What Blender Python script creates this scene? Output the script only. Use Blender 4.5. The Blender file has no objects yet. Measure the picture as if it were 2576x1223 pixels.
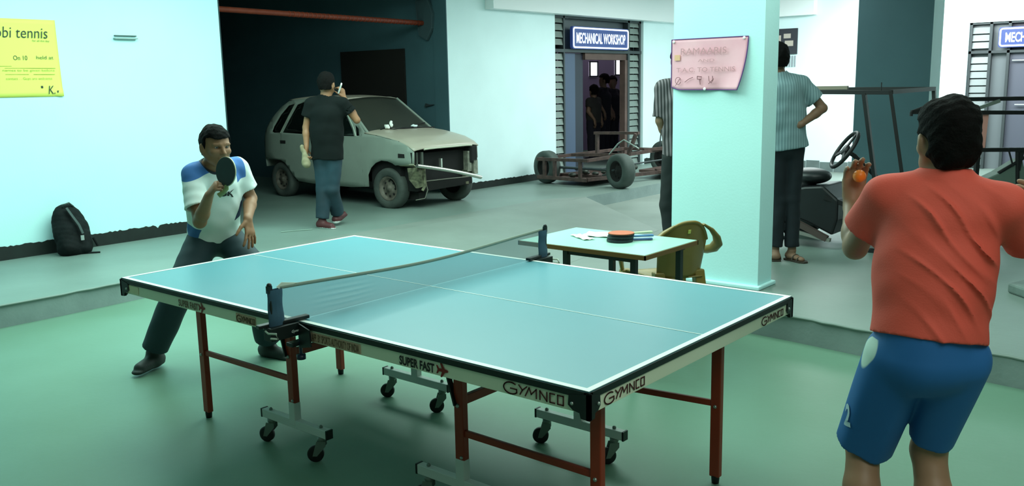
import bpy, bmesh, math, random
import numpy as np
from mathutils import Vector, Matrix
from mathutils.geometry import delaunay_2d_cdt
random.seed(4)
SC = bpy.context.scene
COL = SC.collection

# ------------------------------------------------------------------ camera
cd = bpy.data.cameras.new('camera'); cam = bpy.data.objects.new('camera', cd); COL.objects.link(cam)
cd.sensor_fit = 'HORIZONTAL'; cd.sensor_width = 36; cd.lens = 31.5898; cd.clip_end = 200; cd.clip_start = 0.05
_r, _u, _f = [Vector(v) for v in ((0.769769, 0.638042, -0.018914), (-0.096807, 0.14598, 0.98454), (-0.630938, 0.756037, -0.174138))]
m = Matrix((( _r.x, _u.x, -_f.x), (_r.y, _u.y, -_f.y), (_r.z, _u.z, -_f.z))).to_4x4()
m.translation = (2.80167, -2.78085, 1.64432)
cam.matrix_world = m
SC.camera = cam

# ------------------------------------------------------------------ light
w = bpy.data.worlds.new('world'); SC.world = w; w.use_nodes = True
bg = w.node_tree.nodes['Background']; bg.inputs[0].default_value = (0.66, 1.0, 0.86, 1); bg.inputs[1].default_value = 0.10

def area(name, loc, sx, sy, power, color, rot=(0, 0, 0)):
    l = bpy.data.lights.new(name, 'AREA'); l.shape = 'RECTANGLE'; l.size = sx; l.size_y = sy
    l.energy = power; l.color = color
    o = bpy.data.objects.new(name, l); o.location = loc; o.rotation_euler = rot; COL.objects.link(o)
    return o
area('hall_ceiling_light', (-2.5, 1.9, 3.15), 3.6, 4.2, 245, (0.72, 1.0, 0.90))
area('wall_wash_light', (-4.2, 0.2, 2.9), 1.0, 5.5, 45, (0.66, 1.0, 0.98), (0, math.radians(38), 0))
area('driveway_light', (-2.6, 9.4, 3.1), 3.0, 4.5, 230, (0.88, 1.0, 0.97))
area('court_light', (1.2, 2.2, 3.1), 2.5, 3.0, 62, (0.82, 1.0, 0.90))
area('front_fill_light', (3.6, -1.4, 3.1), 1.6, 2.0, 40, (0.90, 1.0, 0.90))  # fill added at front right to brighten the red player's back
area('far_wall_wash_light', (0.6, 11.6, 3.1), 6.0, 1.6, 330, (0.93, 1.0, 0.99), (math.radians(35), 0, 0))  # unseen lamp set near the far wall and tilted to whiten it
area('workshop_fill_light', (-7.8, 13.5, 2.9), 1.6, 4.0, 9, (0.9, 0.82, 1.0))  # fill added inside the unlit room to light its walls
SC.view_settings.view_transform = 'Standard'; SC.view_settings.look = 'None'
SC.view_settings.exposure = 0.22; SC.view_settings.gamma = 1.0
SC.view_settings.use_curve_mapping = False

# ------------------------------------------------------------------ helpers
def lin(h):
    h = h.lstrip('#'); c = [int(h[i:i + 2], 16) / 255 for i in (0, 2, 4)]
    return tuple((x / 12.92 if x <= .04045 else ((x + .055) / 1.055) ** 2.4) for x in c)
MATS = {}
def mat(name, hexc, rough=.6, metal=0., var=0., vscale=6., bump=0., bscale=40., emit=0., spec=.5, hex2=None, coat=0., alpha=None):
    if name in MATS: return MATS[name]
    M = bpy.data.materials.new(name); M.use_nodes = True; nt = M.node_tree; b = nt.nodes['Principled BSDF']
    c = lin(hexc); b.inputs['Base Color'].default_value = (*c, 1); b.inputs['Roughness'].default_value = rough
    b.inputs['Metallic'].default_value = metal; b.inputs['Specular IOR Level'].default_value = spec
    b.inputs['Coat Weight'].default_value = coat
    tc = nt.nodes.new('ShaderNodeTexCoord')
    if var > 0 or hex2:
        n = nt.nodes.new('ShaderNodeTexNoise'); n.inputs['Scale'].default_value = vscale; n.inputs['Detail'].default_value = 5
        nt.links.new(tc.outputs['Object'], n.inputs['Vector'])
        r = nt.nodes.new('ShaderNodeValToRGB'); r.color_ramp.elements[0].position = .35; r.color_ramp.elements[1].position = .65
        c2 = lin(hex2) if hex2 else tuple(x * (1 - var) for x in c)
        r.color_ramp.elements[0].color = (*c2, 1)
        r.color_ramp.elements[1].color = (*(c if hex2 else tuple(min(1, x * (1 + var)) for x in c)), 1)
        nt.links.new(n.outputs['Fac'], r.inputs['Fac']); nt.links.new(r.outputs['Color'], b.inputs['Base Color'])
    if bump > 0:
        n = nt.nodes.new('ShaderNodeTexNoise'); n.inputs['Scale'].default_value = bscale; n.inputs['Detail'].default_value = 4
        nt.links.new(tc.outputs['Object'], n.inputs['Vector'])
        bp = nt.nodes.new('ShaderNodeBump'); bp.inputs['Strength'].default_value = bump; bp.inputs['Distance'].default_value = .02
        nt.links.new(n.outputs['Fac'], bp.inputs['Height']); nt.links.new(bp.outputs['Normal'], b.inputs['Normal'])
    if emit > 0:
        b.inputs['Emission Color'].default_value = (*c, 1); b.inputs['Emission Strength'].default_value = emit
    if alpha is not None: b.inputs['Alpha'].default_value = alpha
    MATS[name] = M
    return M
def patched(name, base, patches, rough=.8):
    """cloth sewn of differently coloured pieces: each (field, colour) shows where the mesh's field is above zero"""
    M = bpy.data.materials.new(name); M.use_nodes = True; nt = M.node_tree; b = nt.nodes['Principled BSDF']; b.inputs['Roughness'].default_value = rough; prev = None
    for fld, h_ in patches:
        at_ = nt.nodes.new('ShaderNodeAttribute'); at_.attribute_name = fld; mr = nt.nodes.new('ShaderNodeMapRange'); mr.inputs[1].default_value = -.0008; mr.inputs[2].default_value = .0008
        nt.links.new(at_.outputs['Fac'], mr.inputs[0]); mx = nt.nodes.new('ShaderNodeMix'); mx.data_type = 'RGBA'; nt.links.new(mr.outputs[0], mx.inputs[0]); mx.inputs[7].default_value = (*lin(h_), 1)
        if prev is None: mx.inputs[6].default_value = (*lin(base), 1)
        else: nt.links.new(prev, mx.inputs[6])
        prev = mx.outputs[2]
    nt.links.new(prev, b.inputs['Base Color']); return M
def stripes(name, h1, h2, direction, period, rough=.8, duty=.5, noise=0.):
    M = bpy.data.materials.new(name); M.use_nodes = True; nt = M.node_tree; b = nt.nodes['Principled BSDF']; b.inputs['Roughness'].default_value = rough
    tc = nt.nodes.new('ShaderNodeTexCoord'); d = nt.nodes.new('ShaderNodeVectorMath'); d.operation = 'DOT_PRODUCT'
    d.inputs[1].default_value = tuple(x * 2 * math.pi / period for x in direction); nt.links.new(tc.outputs['Object'], d.inputs[0])
    s = nt.nodes.new('ShaderNodeMath'); s.operation = 'SINE'; nt.links.new(d.outputs['Value'], s.inputs[0])
    r = nt.nodes.new('ShaderNodeMapRange'); r.inputs[1].default_value = -duty; r.inputs[2].default_value = duty; nt.links.new(s.outputs[0], r.inputs[0])
    mx = nt.nodes.new('ShaderNodeMix'); mx.data_type = 'RGBA'; mx.inputs[6].default_value = (*lin(h1), 1); mx.inputs[7].default_value = (*lin(h2), 1)
    nt.links.new(r.outputs[0], mx.inputs[0]); nt.links.new(mx.outputs[2], b.inputs['Base Color'])
    return M

WL = {}                       # world location of every parent (no parent is rotated while it is built)
def wl(o): return WL.get(o.name, Vector((0, 0, 0))) if o else Vector((0, 0, 0))
def tag(o, label=None, cat=None, group=None, kind=None):
    if label: o['label'] = label
    if cat: o['category'] = cat
    if group: o['group'] = group
    if kind: o['kind'] = kind
    return o
def thing(name, label, cat, loc=(0, 0, 0), group=None, kind=None):
    o = bpy.data.objects.new(name, None); o.location = loc; o.empty_display_size = .05; COL.objects.link(o)
    WL[o.name] = Vector(loc); return tag(o, label, cat, group, kind)
def link(name, me, parent=None, origin=None):
    o = bpy.data.objects.new(name, me); COL.objects.link(o)
    base = Vector(origin) if origin is not None else wl(parent)
    if parent: o.parent = parent
    o.location = base - wl(parent); WL[o.name] = base
    return o
class MB:
    """collects shapes in world coordinates, build() links them as one mesh object"""
    def __init__(s): s.v = []; s.f = []; s.mi = []; s.sm = []; s.cur = 0; s.pc = []; s.pid = 0; s.deep = 0
    def add(s, vs, fs, smooth=False):
        n = len(s.v); s.v += [tuple(map(float, v)) for v in vs]; s.f += [tuple(i + n for i in f) for f in fs]
        s.mi += [s.cur] * len(fs); s.pc += [s.pid] * len(fs); s.sm += [smooth] * len(fs); return s
    def box(s, lo, hi, R=None, c=None):
        x0, y0, z0 = lo; x1, y1, z1 = hi
        V = [(x0, y0, z0), (x1, y0, z0), (x1, y1, z0), (x0, y1, z0), (x0, y0, z1), (x1, y0, z1), (x1, y1, z1), (x0, y1, z1)]
        if R is not None: V = [tuple(R @ Vector(v) + Vector(c)) for v in V]
        return s.add(V, [(0, 3, 2, 1), (4, 5, 6, 7), (0, 1, 5, 4), (1, 2, 6, 5), (2, 3, 7, 6), (3, 0, 4, 7)])
    def bar(s, a, b, wd, ht, up=(0, 0, 1)):
        a, b = Vector(a), Vector(b); d = (b - a).normalized(); u = Vector(up)
        sd = d.cross(u)
        if sd.length < 1e-4: sd = d.cross(Vector((1, 0, 0)))
        sd.normalize(); u = sd.cross(d)
        V = []
        for q in (a, b):
            for i, j in ((-1, -1), (1, -1), (1, 1), (-1, 1)): V.append(tuple(q + sd * i * wd / 2 + u * j * ht / 2))
        return s.add(V, [(0, 1, 2, 3), (7, 6, 5, 4), (0, 4, 5, 1), (1, 5, 6, 2), (2, 6, 7, 3), (3, 7, 4, 0)])
    def tube(s, pts, r, n=10, cap=True, flat=None, closed=False):
        pts = [Vector(q) for q in pts]; N = len(pts); rr = r if isinstance(r, (list, tuple)) else [r] * N
        V = []; F = []; ref = None
        for i, q in enumerate(pts):
            if closed: d = pts[(i + 1) % N] - pts[i - 1]
            else: d = pts[min(i + 1, N - 1)] - pts[max(i - 1, 0)]
            d.normalize()
            if ref is None:
                ref = Vector((0, 0, 1)) if abs(d.z) < .9 else Vector((1, 0, 0))
            sd = d.cross(ref).normalized(); u = sd.cross(d); ref = u
            for k in range(n):
                a = 2 * math.pi * k / n
                V.append(tuple(q + (sd * math.cos(a) + u * math.sin(a) * (flat or 1)) * rr[i]))
        for i in range(N - (0 if closed else 1)):
            for k in range(n):
                j = (i + 1) % N
                F.append((i * n + k, i * n + (k + 1) % n, j * n + (k + 1) % n, j * n + k))
        s.add(V, F, True)
        if cap and not closed: s.add(V[:n], [tuple(range(n))[::-1]]); s.add(V[-n:], [tuple(range(n))])
        return s
    def lathe(s, c, axis, prof, n=28, smooth=True):
        c, ax = Vector(c), Vector(axis).normalized(); t = ax.cross(Vector((0, 0, 1)))
        if t.length < .1: t = ax.cross(Vector((1, 0, 0)))
        t.normalize(); b = ax.cross(t); V = []; F = []
        for (h, r) in prof:
            for k in range(n):
                a = 2 * math.pi * k / n; V.append(tuple(c + ax * h + (t * math.cos(a) + b * math.sin(a)) * r))
        for i in range(len(prof) - 1):
            for k in range(n): F.append((i * n + k, i * n + (k + 1) % n, (i + 1) * n + (k + 1) % n, (i + 1) * n + k))
        return s.add(V, F, smooth)
    def sphere(s, c, r, n=12, m=8, sc=(1, 1, 1)):
        V = []; F = []
        for i in range(m + 1):
            th = math.pi * i / m
            for k in range(n):
                a = 2 * math.pi * k / n
                V.append((c[0] + r * sc[0] * math.sin(th) * math.cos(a), c[1] + r * sc[1] * math.sin(th) * math.sin(a), c[2] + r * sc[2] * math.cos(th)))
        for i in range(m):
            for k in range(n): F.append((i * n + k, (i + 1) * n + k, (i + 1) * n + (k + 1) % n, i * n + (k + 1) % n))
        return s.add(V, F, True)
    def prism(s, poly, dvec):
        """poly: list of 3-D points, extruded by dvec"""
        n = len(poly); V = [tuple(q) for q in poly] + [tuple(Vector(q) + Vector(dvec)) for q in poly]
        F = [tuple(range(n)), tuple(range(2 * n - 1, n - 1, -1))] + [(i, i + n, (i + 1) % n + n, (i + 1) % n) for i in range(n)]
        return s.add(V, F)
    def grid(s, fn, nu, nv, smooth=True):
        V = [fn(i / nu, j / nv) for i in range(nu + 1) for j in range(nv + 1)]
        F = [(i * (nv + 1) + j, (i + 1) * (nv + 1) + j, (i + 1) * (nv + 1) + j + 1, i * (nv + 1) + j + 1) for i in range(nu) for j in range(nv)]
        return s.add(V, F, smooth)
    def mesh(s, name, mats, origin=(0, 0, 0)):
        me = bpy.data.meshes.new(name); o = Vector(origin)
        me.from_pydata([tuple(Vector(v) - o) for v in s.v], [], s.f)
        for q in (mats if isinstance(mats, (list, tuple)) else [mats]): me.materials.append(q)
        me.polygons.foreach_set('material_index', s.mi); me.polygons.foreach_set('use_smooth', s.sm)
        bm = bmesh.new(); bm.from_mesh(me); bmesh.ops.recalc_face_normals(bm, faces=bm.faces); bm.to_mesh(me); bm.free()
        return me
    def each(s, name, mats, parent=None, **k):
        """every box, bar, tube or prism added becomes an object of its own"""
        out = []
        for p in sorted(set(s.pc)):
            q = MB(); ids = [i for i, c in enumerate(s.pc) if c == p]; mp = {}
            for i in ids:
                f = []
                for v in s.f[i]:
                    if v not in mp: mp[v] = len(q.v); q.v.append(s.v[v])
                    f.append(mp[v])
                q.f.append(tuple(f)); q.mi.append(s.mi[i]); q.sm.append(s.sm[i])
            out.append(q.build(name, mats, parent, **k))
        return out
    def build(s, name, mats, parent=None, origin=None, bevel=0, solid=0):
        org = Vector(origin) if origin is not None else wl(parent)
        o = link(name, s.mesh(name, mats, org), parent, org)
        if solid:
            q = o.modifiers.new('solid', 'SOLIDIFY'); q.thickness = solid; q.offset = 0
        if bevel:
            q = o.modifiers.new('bevel', 'BEVEL'); q.width = bevel; q.segments = 2; q.limit_method = 'ANGLE'; q.angle_limit = .7
        return o
def _counted(fn):
    def g(s, *a, **k):
        if not s.deep: s.pid += 1
        s.deep += 1
        try: return fn(s, *a, **k)
        finally: s.deep -= 1
    return g
for _n in ('box', 'bar', 'tube', 'lathe', 'sphere', 'prism', 'grid'): setattr(MB, _n, _counted(getattr(MB, _n)))
def struct(mb, name, mats, **k): return tag(mb.build(name, mats, **k), kind='structure')
def text(name, body, width, height, origin, right, up, material, parent, depth=.0015, bold=0., shear=0., font_space=1., wrap=None):
    cu = bpy.data.curves.new('lettering', 'FONT'); cu.body = body; cu.size = 1; cu.extrude = .0; cu.offset = bold; cu.shear = shear; cu.space_character = font_space
    cu.resolution_u = 3
    o = bpy.data.objects.new('tmp', cu); COL.objects.link(o)
    dg = bpy.context.evaluated_depsgraph_get(); me = bpy.data.meshes.new_from_object(o.evaluated_get(dg))
    bpy.data.objects.remove(o)
    V = np.array([v.co[:] for v in me.vertices]); lo = V.min(0); hi = V.max(0)
    V = (V - lo) / np.maximum(hi - lo, 1e-6)
    R, U = Vector(right).normalized(), Vector(up).normalized(); N = R.cross(U)
    base = wl(parent); O = Vector(origin) - base
    me.materials.clear(); me.materials.append(material)
    for i, v in enumerate(me.vertices): v.co = O + R * float(V[i, 0]) * width + U * float(V[i, 1]) * height + N * depth
    ob = link(name, me, parent)
    if wrap:
        bm = bmesh.new(); bm.from_mesh(me); bmesh.ops.triangulate(bm, faces=bm.faces)
        for _ in range(2): bmesh.ops.subdivide_edges(bm, edges=[e for e in bm.edges if e.calc_length() > .006], cuts=1)
        bm.to_mesh(me); bm.free()
        q = ob.modifiers.new('wrap', 'SHRINKWRAP'); q.target = wrap; q.wrap_method = 'NEAREST_SURFACEPOINT'; q.wrap_mode = 'ABOVE_SURFACE'; q.offset = .003
    return ob
def copy_tree(src, loc=None, rotz=None, label=None, parent=None):
    c = src.copy(); COL.objects.link(c)
    if parent is not None: c.parent = parent
    if loc is not None: c.location = loc
    if rotz is not None: c.rotation_euler.z = rotz
    if label: c['label'] = label
    for ch in list(src.children): copy_tree(ch, parent=c)
    return c

# ------------------------------------------------------------------ implicit surfaces for bodies and cloth
def A3(v): return np.array(v, float)
def nrm(v): v = A3(v); return v / np.linalg.norm(v)
def nz(X, Y, Z, f, s=0.):
    return (np.sin(f * (X + .6 * Y) + 1.3 * s) * np.sin(f * .83 * (Z - .4 * X) + s) + .5 * np.sin(1.9 * f * (Y + .5 * Z) + 2 * s) * np.sin(2.1 * f * (X - Z) + s))
class Sdf:
    def __init__(s, lo, hi, h):
        s.lo = A3(lo); s.h = h; s.n = np.ceil((A3(hi) - s.lo) / h).astype(int) + 1
        s.F = np.full(tuple(s.n), 1.0, np.float32)
    def sub(s, lo, hi):
        a = np.clip(np.floor((lo - s.lo) / s.h).astype(int), 0, s.n); b = np.clip(np.ceil((hi - s.lo) / s.h).astype(int) + 1, 0, s.n)
        sl = tuple(slice(int(i), int(j)) for i, j in zip(a, b))
        ax = [(s.lo[i] + s.h * np.arange(a[i], b[i])).astype(np.float32) for i in range(3)]
        return sl, ax[0][:, None, None], ax[1][None, :, None], ax[2][None, None, :]
    def put(s, sl, d, k, sub):
        F = s.F[sl]
        if F.size == 0: return
        if sub: d = -d; hh = np.clip(.5 - .5 * (F - d) / k, 0, 1); s.F[sl] = F + (d - F) * hh + k * hh * (1 - hh)
        else: hh = np.clip(.5 + .5 * (F - d) / k, 0, 1); s.F[sl] = F + (d - F) * hh - k * hh * (1 - hh)
    def cone(s, a, b, ra, rb, k=.02, flat=None, sub=False, end=False, start=False):
        a, b = A3(a), A3(b); e, f = (nrm(flat[0]), flat[1]) if flat else (np.array([0, 0, 1.]), 1.)
        pad = max(ra, rb) * max(1, f) + k + 2 * s.h
        sl, X, Y, Z = s.sub(np.minimum(a, b) - pad, np.maximum(a, b) + pad)
        g = 1 / f - 1
        P = [X - a[0], Y - a[1], Z - a[2]]; dt = P[0] * e[0] + P[1] * e[1] + P[2] * e[2]
        Q = [P[i] + g * e[i] * dt for i in range(3)]
        ba = b - a; bb = ba + g * e * (ba @ e); L2 = max(bb @ bb, 1e-9)
        t = np.clip((Q[0] * bb[0] + Q[1] * bb[1] + Q[2] * bb[2]) / L2, 0, 1)
        d = np.sqrt((Q[0] - t * bb[0]) ** 2 + (Q[1] - t * bb[1]) ** 2 + (Q[2] - t * bb[2]) ** 2) - (ra + (rb - ra) * t)
        u = nrm(ba)
        if end: d = np.maximum(d, (X - b[0]) * u[0] + (Y - b[1]) * u[1] + (Z - b[2]) * u[2])
        if start: d = np.maximum(d, -((X - a[0]) * u[0] + (Y - a[1]) * u[1] + (Z - a[2]) * u[2]))
        s.put(sl, d, k, sub); return s
    def ell(s, c, r, axes=None, k=.015, sub=False):
        c, r = A3(c), A3(r); axes = np.eye(3) if axes is None else np.array([nrm(q) for q in axes])
        pad = r.max() + k + 2 * s.h; sl, X, Y, Z = s.sub(c - pad, c + pad)
        P = [X - c[0], Y - c[1], Z - c[2]]
        q = [(P[0] * axes[i][0] + P[1] * axes[i][1] + P[2] * axes[i][2]) / r[i] for i in range(3)]
        k0 = np.sqrt(q[0] ** 2 + q[1] ** 2 + q[2] ** 2); k1 = np.sqrt((q[0] / r[0]) ** 2 + (q[1] / r[1]) ** 2 + (q[2] / r[2]) ** 2) + 1e-6
        s.put(sl, k0 * (k0 - 1) / k1, k, sub); return s
    def cut(s, p, n):
        """keep the side that n points away from"""
        X, Y, Z = s.axes(); p, n = A3(p), nrm(n)
        s.F = np.maximum(s.F, ((X - p[0]) * n[0] + (Y - p[1]) * n[1] + (Z - p[2]) * n[2]).astype(np.float32)); return s
    def axes(s): 
        ax = [(s.lo[i] + s.h * np.arange(s.n[i])).astype(np.float32) for i in range(3)]
        return ax[0][:, None, None], ax[1][None, :, None], ax[2][None, None, :]
    def mesh(s, name, mats, parent, fn=None, fields=None):
        F = s.F; F[[0, -1]] = 1; F[:, [0, -1]] = 1; F[:, :, [0, -1]] = 1
        S = F < 0; u = S.astype(np.uint8)
        c = u[:-1, :-1, :-1] + u[1:, :-1, :-1] + u[:-1, 1:, :-1] + u[:-1, :-1, 1:] + u[1:, 1:, :-1] + u[1:, :-1, 1:] + u[:-1, 1:, 1:] + u[1:, 1:, 1:]
        act = (c > 0) & (c < 8); idx = np.full(act.shape, -1, np.int32); n = int(act.sum()); idx[act] = np.arange(n); I = np.argwhere(act)
        off = np.array([(i, j, k) for i in (0, 1) for j in (0, 1) for k in (0, 1)])
        val = np.stack([F[I[:, 0] + o[0], I[:, 1] + o[1], I[:, 2] + o[2]] for o in off], 1).astype(float)
        pos = np.zeros((n, 3)); cnt = np.zeros(n)
        for a in range(8):
            for b in range(a + 1, 8):
                if abs(off[a] - off[b]).sum() == 1:
                    va, vb = val[:, a], val[:, b]; m_ = (va < 0) != (vb < 0); t = np.where(m_, va / np.where(m_, va - vb, 1), 0)
                    pos += m_[:, None] * (off[a] + t[:, None] * (off[b] - off[a])); cnt += m_
        V = (I + pos / cnt[:, None]) * s.h + s.lo
        Q = []
        for ax in range(3):
            sa = np.take(S, range(0, S.shape[ax] - 1), ax); sb = np.take(S, range(1, S.shape[ax]), ax)
            E_ = np.argwhere(sa != sb); o1, o2 = [(1, 2), (2, 0), (0, 1)][ax]
            E_ = E_[(E_[:, o1] > 0) & (E_[:, o2] > 0)]
            d1 = np.zeros(3, int); d1[o1] = 1; d2 = np.zeros(3, int); d2[o2] = 1
            g = lambda e: idx[e[:, 0], e[:, 1], e[:, 2]]
            q = np.stack([g(E_ - d1 - d2), g(E_ - d2), g(E_), g(E_ - d1)], 1)
            fl = ~sa[E_[:, 0], E_[:, 1], E_[:, 2]]; q[fl] = q[fl][:, ::-1]; Q.append(q)
        Q = np.concatenate(Q)
        # one light smoothing pass
        acc = np.zeros_like(V); k = np.zeros(len(V))
        for i in range(4):
            np.add.at(acc, Q[:, i], V[Q[:, (i + 1) % 4]]); np.add.at(k, Q[:, i], 1)
        V = V * .5 + .5 * acc / np.maximum(k, 1)[:, None]
        base = np.array(wl(parent)); me = bpy.data.meshes.new(name)
        me.vertices.add(len(V)); me.vertices.foreach_set('co', (V - base).astype(np.float32).ravel())
        me.loops.add(len(Q) * 4); me.loops.foreach_set('vertex_index', Q.astype(np.int32).ravel())
        me.polygons.add(len(Q)); me.polygons.foreach_set('loop_start', np.arange(0, len(Q) * 4, 4, dtype=np.int32))
        mats = mats if isinstance(mats, list) else [mats]
        for q in mats: me.materials.append(q)
        me.update(calc_edges=True)
        if fn is not None: me.polygons.foreach_set('material_index', fn(V[Q].mean(1)).astype(np.int32))
        me.polygons.foreach_set('use_smooth', np.ones(len(Q), bool)); me.update()
        for k_, f_ in (fields or {}).items():
            at_ = me.attributes.new(k_, 'FLOAT', 'POINT'); at_.data.foreach_set('value', f_(V).astype(np.float32))
        return link(name, me, parent)

# ------------------------------------------------------------------ setting
PLAT = .16
M_wall = mat('white_paint', '#DDF4F5', .75, var=.03, vscale=1.2, bump=.05, bscale=60)
M_wallc = mat('pale_cyan_paint', '#C3F0F0', .75, var=.02, vscale=1.2, bump=.05, bscale=60)
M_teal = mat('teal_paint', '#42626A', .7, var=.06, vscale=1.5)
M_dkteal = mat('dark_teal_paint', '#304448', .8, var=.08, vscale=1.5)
M_floor = mat('green_cast_floor', '#6A8E7A', .42, vscale=.9, bump=.03, bscale=25, hex2='#62856F')  # court floor: green cast of the light put into its colour
M_drive = mat('grey_cast_floor', '#838D86', .5, vscale=.8, bump=.04, bscale=25, hex2='#6F7A72')  # farther floor greyer: change in the light put into its colour
M_plat = mat('grey_screed', '#7A8C84', .45, vscale=.8, bump=.04, bscale=25, hex2='#6A7B73')
M_riser = mat('riser_cement', '#8B9C99', .8, vscale=2.5, bump=.1, bscale=30, hex2='#7A8B88')
M_black = mat('black_skirting_paint', '#0E1A16', .6, var=.3, vscale=9)
M_ceil = mat('ceiling_white', '#EDF2F2', .8)

struct(MB().box((-12, -6, -.12), (6.5, 2.62, 0)), 'floor', M_floor)
struct(MB().box((-12, 2.62, -.12), (6.5, 16, 0)), 'floor', M_drive)
def platform(name, poly):
    a = MB(); a.cur = 0
    n = len(poly); V = [(x, y, 0) for x, y in poly] + [(x, y, PLAT) for x, y in poly]
    a.add(V, [tuple(range(n, 2 * n))]); a.cur = 1
    a.add(V, [(i, (i + 1) % n, (i + 1) % n + n, i + n) for i in range(n)])
    return struct(a, name, [M_plat, M_riser])
platform('platform', [(-12, -6), (-4.0, -6), (-3.98, .1), (-4.03, 1.1), (-4.15, 2.5), (-4.3, 2.9), (-4.3, 6.0), (-3.98, 6.6), (-4.0, 9.2), (-4.0, 13.4), (-12, 13.4)])
platform('platform', [(-.86, 2.66), (-.3, 2.65), (.62, 2.58), (1.27, 2.50), (1.95, 2.43), (6.5, 2.05), (6.5, 13.4), (-.86, 13.4)])
# worn slightly raised lip along both platform edges
def lip(pts, name):
    a = MB()
    P = []
    for (p0, p1) in zip(pts[:-1], pts[1:]):
        n = 9
        for i in range(n): P.append((p0[0] + (p1[0] - p0[0]) * i / n, p0[1] + (p1[1] - p0[1]) * i / n))
    P.append(pts[-1])
    P = [(x + random.uniform(-.008, .008), y + random.uniform(-.008, .008), PLAT + random.uniform(.0, .004)) for x, y in P]
    a.tube(P, .014, 8, flat=.7); return struct(a, name, M_plat)
lip([(-4.0, -3), (-3.98, .1), (-4.03, 1.1), (-4.15, 2.5)], 'trim_1')
lip([(-.3, 2.65), (.62, 2.58), (1.27, 2.50), (1.95, 2.43), (4.5, 2.2)], 'trim_2')
a = MB()
a.add([(-4.32, 2.5, PLAT), (-4.32, 6.4, PLAT), (-4.0, 6.9, PLAT + .001), (-2.3, 5.9, 0.001), (-2.0, 3.6, 0.001), (-2.6, 2.7, 0.001), (-4.12, 2.3, PLAT + .001), (-4.32, 2.5, 0), (-4.32, 6.4, 0), (-4.0, 6.9, 0), (-4.12, 2.3, 0)],
      [(0, 6, 1), (6, 5, 4), (6, 4, 3), (6, 3, 2), (6, 2, 1), (9, 2, 3), (10, 5, 6), (7, 0, 1, 8), (7, 10, 6, 0), (8, 1, 2, 9), (7, 8, 9, 3, 4, 5, 10)]); struct(a, 'ramp', M_drive)

WX = -5.85; WB = 13.1
struct(MB().box((WX - .25, -6, PLAT), (WX, 2.8, 3.25)), 'wall_left', M_wallc)
struct(MB().box((WX - .25, 6.29, PLAT), (WX, 8.73, 3.25)).box((WX - .25, 11.35, PLAT), (WX, WB + .2, 3.25)).box((WX - .25, 8.73, 2.70), (WX, 11.35, 3.25)), 'wall_back', M_wall)
struct(MB().box((WX, WB, 0), (-.93, WB + .25, 3.25)).box((-.93, WB, 2.46), (1.3, WB + .25, 3.25)).box((1.3, WB, 0), (6.5, WB + .25, 3.25)), 'wall_far', M_wall)
struct(MB().box((-12, -6, 3.25), (6.5, 16, 3.4)), 'ceiling', M_ceil)
struct(MB().box((WX, 7.09, 2.70), (WX + .16, WB, 3.25)), 'trim_3', M_ceil)
struct(MB().box((WX + .16, WB - .16, 2.74), (-3.4, WB, 3.25)), 'trim_4', M_ceil)
# garage recess
struct(MB().box((WX - .25, 2.8, 2.86), (WX, 6.29, 3.25)), 'light_blocking_lintel', M_wall)  # unseen lintel added to keep the hall light out of the garage
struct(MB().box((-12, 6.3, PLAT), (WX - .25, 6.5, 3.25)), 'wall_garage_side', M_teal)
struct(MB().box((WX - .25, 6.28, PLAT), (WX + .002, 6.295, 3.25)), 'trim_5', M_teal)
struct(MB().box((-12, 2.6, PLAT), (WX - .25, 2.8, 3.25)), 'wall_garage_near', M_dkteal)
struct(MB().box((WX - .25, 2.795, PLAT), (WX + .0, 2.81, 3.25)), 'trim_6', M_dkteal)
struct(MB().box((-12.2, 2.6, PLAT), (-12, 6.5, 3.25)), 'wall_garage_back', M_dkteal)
# skirting bands with a brushed, uneven upper edge
def skirt(name, x, y0, y1, h=.125, gaps=()):
    a = MB(); n = int((y1 - y0) / .025); T = []
    for i in range(n + 1):
        y = y0 + (y1 - y0) * i / n
        hh = h + random.uniform(-.007, .007)
        for g in gaps:
            if abs(y - g) < .016: hh = .095
        T.append((y, PLAT + hh))
    V = [(x, y, PLAT) for y, z in T] + [(x, y, z) for y, z in T] + [(x + .006, y, PLAT) for y, z in T] + [(x + .006, y, z) for y, z in T]
    m_ = n + 1; F = []
    for i in range(n):
        F += [(2 * m_ + i, 2 * m_ + i + 1, 3 * m_ + i + 1, 3 * m_ + i), (m_ + i, 3 * m_ + i, 3 * m_ + i + 1, m_ + i + 1)]
    a.add(V, F); return struct(a, name, M_black)
skirt('baseboard_left', WX, -6, 2.78, .125, gaps=(1.90,))
skirt('baseboard_back', WX, 6.3, 8.70, .10)
skirt('baseboard_back', WX, 11.4, 13.0, .10)
M_grey = mat('grey_brick_paint', '#5E6C6B', .8, var=.1)
q = thing('baseboard_far', None, None, kind='structure')
x = -5.8; k = 0
while x < -.95:
    wd = random.uniform(.2, .32)
    MB().box((x, WB - .012 - .004 * (k % 2), .0), (min(x + wd, -.95), WB + .001, .17 + .012 * (k % 3))).build('tile', M_grey, q); x += wd + .012; k += 1
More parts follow.
